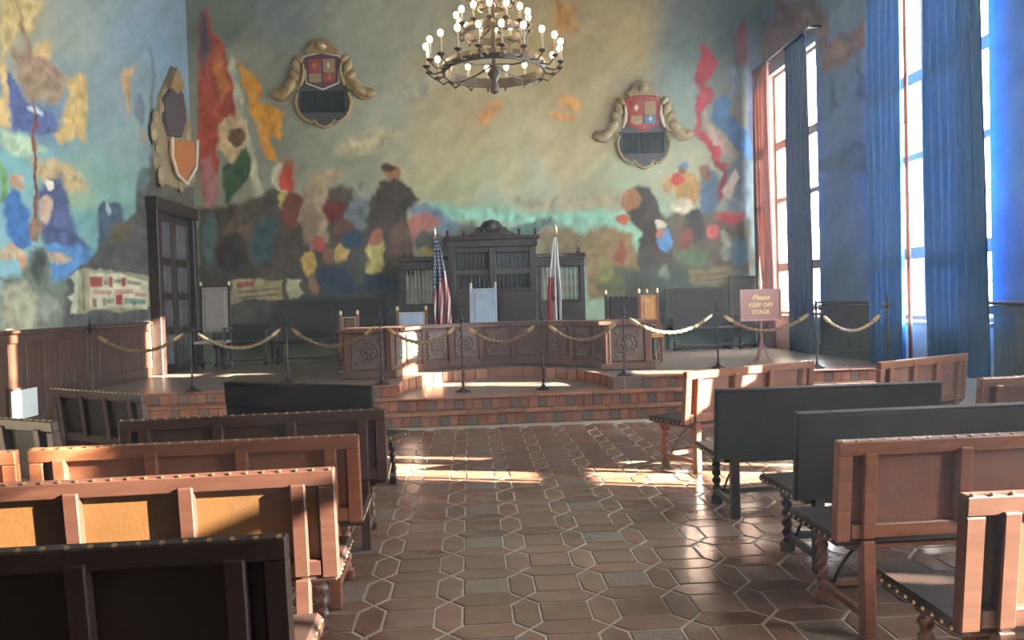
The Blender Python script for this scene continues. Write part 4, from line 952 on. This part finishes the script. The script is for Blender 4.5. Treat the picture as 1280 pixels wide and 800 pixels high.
MB().lathe([(.022, bz + BH / 2 - .01), (.032, bz + BH / 2 + .04), (.035, bz + BH / 2 + .10), (.004, bz + BH / 2 + .52)], 10).build('spire_finial', M['cream'], sn, True)
for txt, z, sz, sh in (('Please', .085, .115, .35), ('KEEP OFF', -.03, .095, 0), ('STAGE', -.14, .095, 0)):
    cu = bpy.data.curves.new('lettering', 'FONT'); cu.body = txt; cu.size = sz; cu.align_x = 'CENTER'; cu.extrude = .001; cu.shear = sh; cu.offset = .002
    cu.materials.append(M['letter'])
    tmp = bpy.data.objects.new('lettering_curve', cu); C.objects.link(tmp); bpy.context.view_layer.update()
    me = bpy.data.meshes.new_from_object(tmp.evaluated_get(bpy.context.evaluated_depsgraph_get())); bpy.data.objects.remove(tmp)
    o = bpy.data.objects.new('lettering', me); C.objects.link(o); o.parent = bd; o.location = (0, -.0175, bz + z); o.rotation_euler = (PI / 2, 0, 0)

# pale panel in the left wainscot
a, b, c_, d = Ux(11, 489, XL + .05), Ux(46, 484, XL + .05), Ux(46, 520, XL + .05), Ux(11, 524, XL + .05)
vp = thing('wall_panel', (XL + .04, (a[1] + b[1]) / 2, (a[2] + c_[2]) / 2), 0, 'small pale blue-white panel set low in the left wainscot', 'panel')
pw, ph = abs(b[1] - a[1]), .38
MB().box((.006, 0, 0), (.03, pw, ph), .004).build('face', M['vent'], vp)
for s in (-1, 1):
    MB().box((.012, s * pw / 2, 0), (.03, .03, ph + .06), .004).build('frame_bar', M['wood_ws'], vp)
    MB().box((.012, 0, s * ph / 2), (.03, pw, .03), .004).build('frame_bar', M['wood_ws'], vp)

# ------------------------------------------------------------------ cartouches
def cartouche(wp, nrm, S, name, label, quarters, flip=1, gold='gold', grille=True):
    """wp(u,v): point of the wall for u right, v up (units S) from the centre; nrm points into the room"""
    nv = Vector(nrm)
    t = thing(name, wp(0, 0), 0, label, 'ornament')
    O = Vector(wp(0, 0))
    def pl(pts, d0, d1, nm, m, par=t, inset=0, sm=False):
        q = [Vector(wp(u, v)) - O + nv * d0 for u, v in pts]
        return MB().prism(q, nv * (d1 - d0), inset).build(nm, m, par, sm)
    def sym(pts): return pts + [(-u, v) for u, v in pts[::-1]]
    bp = sym([(0, .78), (.42, .68), (.70, .30), (.66, -.30), (.74, -.62), (.62, -1.0), (.35, -1.22), (.25, -1.14), (.18, -1.26), (.0, -1.32)][1:-1] + [(0.001, -1.32)])
    pl(bp, .0, .05, 'back_plate', M['slate'], t, .02)
    # rim of the lower lobe
    rim = MB(); path = [(.70, -.40), (.76, -.62), (.72, -.85), (.62, -1.03), (.44, -1.17), (.33, -1.20), (.27, -1.13), (.20, -1.25), (0, -1.33)]
    path = path + [(-u, v) for u, v in path[-2::-1]]
    rim.tube([Vector(wp(u, v)) - O + nv * .05 for u, v in path], .035 * S / .7, 8)
    rim.build('lower_rim', M[gold], t, True)
    if grille:
        pl([(-.60, -.34), (.60, -.34), (.60, -.92), (-.60, -.92)], .05, .056, 'grille_well', M['black'])
        g = MB()
        for k in range(17):
            u = -.58 + k * 1.16 / 16
            g.prism([Vector(wp(u + a, v)) - O + nv * .056 for a, v in ((-.018, -.34), (.018, -.34), (.018, -.92), (-.018, -.92))], nv * .04)
        g.build('grille', M['iron'], t, kind='stuff')
    sh = [(-.46, .62), (0, .72), (.46, .62), (.60, .50), (.44, .22), (.44, -.10), (0, -.28), (-.44, -.10), (-.44, .22), (-.60, .50)]
    s_ = pl(sh, .05, .085, 'shield', M[quarters[4]], t, .05)
    pl([(u * 1.06, v * 1.06 - .01) for u, v in sh], .045, .07, 'shield_border', M['cream' if flip > 0 else 'red'])
    for (u0, v0, u1, v1), m in zip(((-.36, .18, -.03, .54), (.03, .18, .36, .54), (-.36, -.08, -.03, .14), (.03, -.08, .36, .14)), quarters):
        pl([(u0, v1), (u1, v1), (u1, v0), ((u0 + u1) / 2, v0 - .04), (u0, v0)], .085, .10, 'quarter', M[m], s_)
    for u, v, w, m in ((-.2, .36, .07, quarters[5]), (.2, .04, .06, quarters[5]), (.18, .36, .06, quarters[6])):
        pl([(u - w, v), (u, v + w * 1.5), (u + w, v), (u, v - w * 1.5)], .10, .108, 'charge', M[m], s_)
    cst = sym([(0, 1.14), (.12, 1.12), (.26, 1.02), (.36, .86), (.48, .76), (.40, .66), (.2, .70)])
    cr_ = pl(cst, .03, .12, 'crest', M[gold], t, .06)
    MB().ball(Vector(wp(0, .90)) - O + nv * .10, .17 * S, .8, 12).build('crest_shell', M[gold], cr_, True)
    for s in (-1, 1):
        pts = [(.62, .60), (.78, .42), (.80, .18), (.98, -.02), (1.0, -.16), (1.16, -.24), (1.40, -.28), (1.46, -.40), (1.30, -.56), (1.08, -.60), (.92, -.50), (.84, -.34), (.66, -.30), (.56, -.06), (.58, .3)]
        vo = pl([(s * u, v) for u, v in pts], .02, .09, 'scroll', M[gold], t, .04)
        for u, v, r, e, an in ((.70, .34, .15, 1.6, 1.2), (.78, .10, .16, 1.5, .9), (.90, -.16, .19, 1.5, -.9), (1.06, -.36, .17, 1.6, -.5), (1.28, -.42, .15, 1.5, .2), (.62, .56, .11, 1.5, .8)):
            q = Vector(wp(s * u, v)) - O + nv * .075
            mb = MB().ball((0, 0, 0), r * S, 1, 12).xf(Matrix.Translation(q) @ Matrix.Rotation(-s * an, 4, 'Y') @ Matrix.Diagonal((1.1 * e / 1.3, .5, .8, 1)))
            mb.build('scroll_leaf', M[gold], vo, True)
        mb = MB(); mb.tube([Vector(wp(s * u, v)) - O + nv * .10 for u, v in ((.52, .42), (.50, .2), (.53, 0), (.60, -.2))], [.03 * S, .05 * S, .06 * S, .03 * S], 8)
        mb.build('scroll_reed', M['cream' if flip < 0 else gold], vo, True)
def wall_uv(cx, cz, S): return lambda u, v: (cx + u * S, YD - .002, cz + v * S)
p = Uy(404, 100, YD); S1 = 61 * YD / F_PX * .72
cartouche(wall_uv(p[0], p[2], S1), (0, -1, 0), S1, 'wall_cartouche', 'gilt scrolled cartouche with red and purple shield over a grille, left on far wall', ['red', 'ochre', 'ochre', 'red', 'purple', 'orange', 'cream'])
p = Uy(803, 152, YD); S2 = 61 * YD / F_PX * .72
cartouche(wall_uv(p[0], p[2], S2), (0, -1, 0), S2, 'wall_cartouche', 'gilt scrolled cartouche with bright red shield and blue quarter, right on far wall', ['red', 'ochre', 'ochre', 'blue', 'red', 'cream', 'ochre'], -1, 'gold_pale')
# the tall cartouche over the left door
p0 = Ux(216, 180, XL)
cc = thing('door_cartouche', (XL + .002, p0[1], p0[2]), 0, 'tall pointed gilt cartouche above the dark door on the left wall', 'ornament')
def lw(px, py, d): q = Ux(px, py, XL); return Vector((d, q[1] - p0[1], q[2] - p0[2]))
def lplate(pts, d0, d1, nm, m, par=cc, inset=.03): return MB().prism([lw(a, b, d0) for a, b in pts], (d1 - d0, 0, 0), inset).build(nm, m, par)
lplate([(213, 82), (220, 100), (228, 130), (236, 160), (239, 190), (241, 233), (220, 238), (196, 230), (192, 200), (190, 180), (194, 150), (196, 120), (205, 100)], 0, .06, 'back_plate', M['gold_pale'])
lplate([(212, 102), (222, 118), (226, 150), (220, 172), (204, 170), (198, 150), (198, 122), (204, 114)], .06, .12, 'dark_panel', M['slate'])
lplate([(212, 84), (219, 100), (222, 110), (212, 118), (203, 108), (206, 98)], .06, .15, 'crest', M['gold'])
lplate([(206, 176), (236, 176), (236, 205), (224, 226), (210, 212)], .06, .13, 'shield', M['orange'])
for a, b, r in ((190, 150, .12), (188, 165, .14), (193, 185, .10), (199, 135, .08), (231, 170, .12), (236, 190, .10), (197, 220, .14), (236, 220, .12), (213, 112, .08), (222, 230, .12)):
    MB().ball((0, 0, 0), r, 1.5, 10).xf(Matrix.Translation(lw(a, b, .065)) @ Matrix.Diagonal((.45, 1, 1, 1))).build('scroll_leaf', M['gold_pale'], cc, True)
MB().tube([lw(206, 172, .13), lw(205, 195, .14), lw(212, 218, .14), (lw(224, 230, .14)), lw(236, 210, .14), lw(238, 176, .13)], .035, 8).build('shield_rim', M['cream'], cc, True)

# ------------------------------------------------------------------ chandelier
CH = thing('chandelier', (.40, 10.0, 4.27), 0, 'three-tiered black iron chandelier with lit candle bulbs hanging over the stage', 'chandelier')
MB().lathe([(.01, 0), (.05, .03), (.06, .10), (.035, .16), (.05, .20), (.09, .26), (.05, .32), (.03, .36)] + [(.03, .4 + .1 * k) for k in range(9)] + [(.06, 1.28), (.02, 1.34)], 14).build('stem', M['iron_br'], CH, True)
MB().tube([(0, 0, 1.33), (0, 0, ZC - 4.27)], .018, 6).build('chain', M['iron'], CH, True)
arm_me = bulb_me = can_me = None
for tier, (rb, ra, zb, zu, n) in enumerate(((.66, .87, .26, .60, 20), (.38, .47, .74, 1.0, 14), (.20, .285, 1.1, 1.30, 10))):
    ring = MB(); N = 40; hh = (.125, .10, .085)[tier]
    for r_, in ((rb,),):
        q = [[ring.bm.verts.new((rr * math.cos(2 * PI * k / N), rr * math.sin(2 * PI * k / N), zz)) for k in range(N)] for rr, zz in ((r_, zb), (r_ + .02, zb + hh * .5), (r_, zb + hh), (r_ - .025, zb + hh), (r_ - .025, zb))]
        for A, B in zip(q, q[1:] + q[:1]):
            for k in range(N): ring.bm.faces.new((A[k], A[(k + 1) % N], B[(k + 1) % N], B[k]))
    rg = ring.build('band', M['iron_br'], CH)
    bs = MB()
    for k in range(n): bs.ball(((rb + .02) * math.cos(2 * PI * (k + .5) / n), (rb + .02) * math.sin(2 * PI * (k + .5) / n), zb + hh / 2), .022, 1, 8)
    bs.build('boss', M['gold_pale'], rg, True, kind='stuff')
    for k in range(4):
        t = PI / 4 + k * PI / 2
        MB().tube([(.03 * math.cos(t), .03 * math.sin(t), zb + .12), (rb * .5 * math.cos(t), rb * .5 * math.sin(t), zb + .05), (rb * math.cos(t), rb * math.sin(t), zb + .03)], .012, 6).build('spoke', M['iron_br'], CH, True)
    for k in range(n):
        t = 2 * PI * (k + .25) / n
        e = ra - rb
        am = MB().tube([(rb - .01, 0, zb + .03), (rb + e * .6, 0, zb - .01 + .0), (ra, 0, zb + .06)], .011, 6).lathe([(.012, 0), (.045, .02), (.05, .035), (.02, .05)], 10, (ra, 0, zb + .06)).xf(Matrix.Rotation(t, 4, 'Z')).build('arm', M['iron_br'], CH, True)
        hcan = zu - zb - .13
        if tier == 0 and k == 0 or (tier, k) == (1, 0) or (tier, k) == (2, 0):
            can_me = MB().lathe([(.014, 0), (.014, hcan)], 8).build('candle', M['candle'], am, True)
            bulb = MB().ball((0, 0, 0), .036, 1.2, 10).build('bulb', M['bulb'], am, True)
        else:
            c1 = bpy.data.objects.new('candle', can_me.data); C.objects.link(c1); c1.parent = am; 
            b1 = bpy.data.objects.new('bulb', bulb.data); C.objects.link(b1); b1.parent = am
        cobj = can_me if k == 0 else c1; bobj = bulb if k == 0 else b1
        cobj.location = (ra * math.cos(t), ra * math.sin(t), zb + .10); bobj.location = (ra * math.cos(t), ra * math.sin(t), zu)

# ------------------------------------------------------------------ thin blue volume added to imitate the veil of window glare
hm = bpy.data.materials.new('glare_haze'); hm.use_nodes = True; nt = hm.node_tree; nt.nodes.remove(nt.nodes['Principled BSDF'])
vsn = nt.nodes.new('ShaderNodeVolumeScatter'); vsn.inputs['Color'].default_value = (.62, .82, 1, 1); vsn.inputs['Density'].default_value = .0034; vsn.inputs['Anisotropy'].default_value = .35
nt.links.new(vsn.outputs[0], nt.nodes['Material Output'].inputs['Volume'])
hz = MB().box(((XL + XR) / 2, (YB + YD) / 2, ZC / 2), (XR - XL - .02, YD - YB - .02, ZC - .02), 0).build('glare_haze', hm, kind='stuff')
tag(hz, 'thin bluish haze added for the window glare, filling the whole hall', 'glare_haze')
# ------------------------------------------------------------------ curtains
def curtain(y0, y1, x, z0, z1, material, label, amp=.045, folds=None, group='window curtains'):
    t = thing('curtain', (x, (y0 + y1) / 2, z0), 0, label, 'curtain', group)
    w = y1 - y0; nf = folds or max(2, round(w / .16)); n = nf * 8; nz = 14; V = []; Fc = []
    for j in range(nz + 1):
        v = j / nz
        for i in range(n + 1):
            u = i / n
            V.append((amp * (1.15 - .35 * v) * math.sin(2 * PI * nf * u + .6 * math.sin(3 * v + y0)) + .012 * math.sin(9 * u + 5 * v), (u - .5) * w * (1 + .02 * math.sin(4 * v + y0)), (z1 - z0) * v))
    for j in range(nz):
        for i in range(n):
            a = j * (n + 1) + i; Fc.append((a, a + 1, a + n + 2, a + n + 1))
    me = bpy.data.meshes.new('cloth'); me.from_pydata(V, [], Fc); me.materials.append(material); me.polygons.foreach_set('use_smooth', [True] * len(me.polygons))
    o = bpy.data.objects.new('cloth', me); C.objects.link(o); o.parent = t
    MB().box((0, 0, z1 - z0 + .01), (2 * amp, w * .98, .05), .01).build('heading', material, t)
    return t
ZT = 6.09
curtain(14.84, 15.62, 5.95, Z3 + .01, ZT, M['curtain_red'], 'russet curtain in the far right corner beside the first window', .05)
curtain(13.19, 14.07, 5.97, Z3 + .01, ZT, M['curtain_dusk'], 'dusky glare-tinted blue curtain across the first window from the far corner')
curtain(10.30, 11.15, 5.97, Z3 + .01, ZT, M['curtain'], 'glare-tinted blue curtain on the far side of the tall bright window gap')
curtain(10.225, 10.285, 6.03, Z3 + .01, ZT, M['curtain_red'], 'narrow russet strip painting the sun glow on the curtain edge at the tall bright window gap', .02, 1)  # added strip imitates sun glow along the far curtain's edge
curtain(8.60, 9.735, 5.97, Z3 + .01, ZT, M['curtain'], 'wide glare-tinted blue curtain on the near side of the bright window gap')
curtain(6.03, 6.95, 5.97, .02, ZT, M['curtain'], 'glare-tinted blue curtain beyond the right picture edge, far side of third window')
curtain(5.64, 5.92, 5.97, .02, ZT, M['curtain'], 'narrow glare-tinted blue curtain beyond the right picture edge, middle of third window')
curtain(4.2, 5.02, 5.97, .02, ZT, M['curtain'], 'glare-tinted blue curtain beyond the right picture edge, near side of third window')
curtain(1.6, 2.5, 5.97, .02, ZT, M['curtain'], 'glare-tinted blue curtain beside the viewer, far side of the fourth window')
curtain(-.35, .50, 5.97, .02, ZT, M['curtain'], 'glare-tinted blue curtain beside the viewer, near side of the fourth window')
for k, (a, b) in enumerate(WINS[:4]):
    t = thing('curtain_rod', (5.97, (a + b) / 2, 6.17), 0, ['dark curtain rod over the first window in the far corner', 'dark curtain rod over the bright second window', 'dark curtain rod over the third window', 'dark curtain rod over the fourth window'][k], 'curtain rod', 'curtain rods')
    hw = (b - a) / 2 + .35
    hi = min(hw, YD - .03 - (a + b) / 2)
    MB().tube([(0, -hw, 0), (0, hi, 0)], .022, 8).build('rod', M['wood_dark'], t, True)
    for yy in (-hw + .12, hi - .12): MB().box((.115, yy, 0), (.23, .04, .04), .005).build('bracket', M['wood_dark'], t)
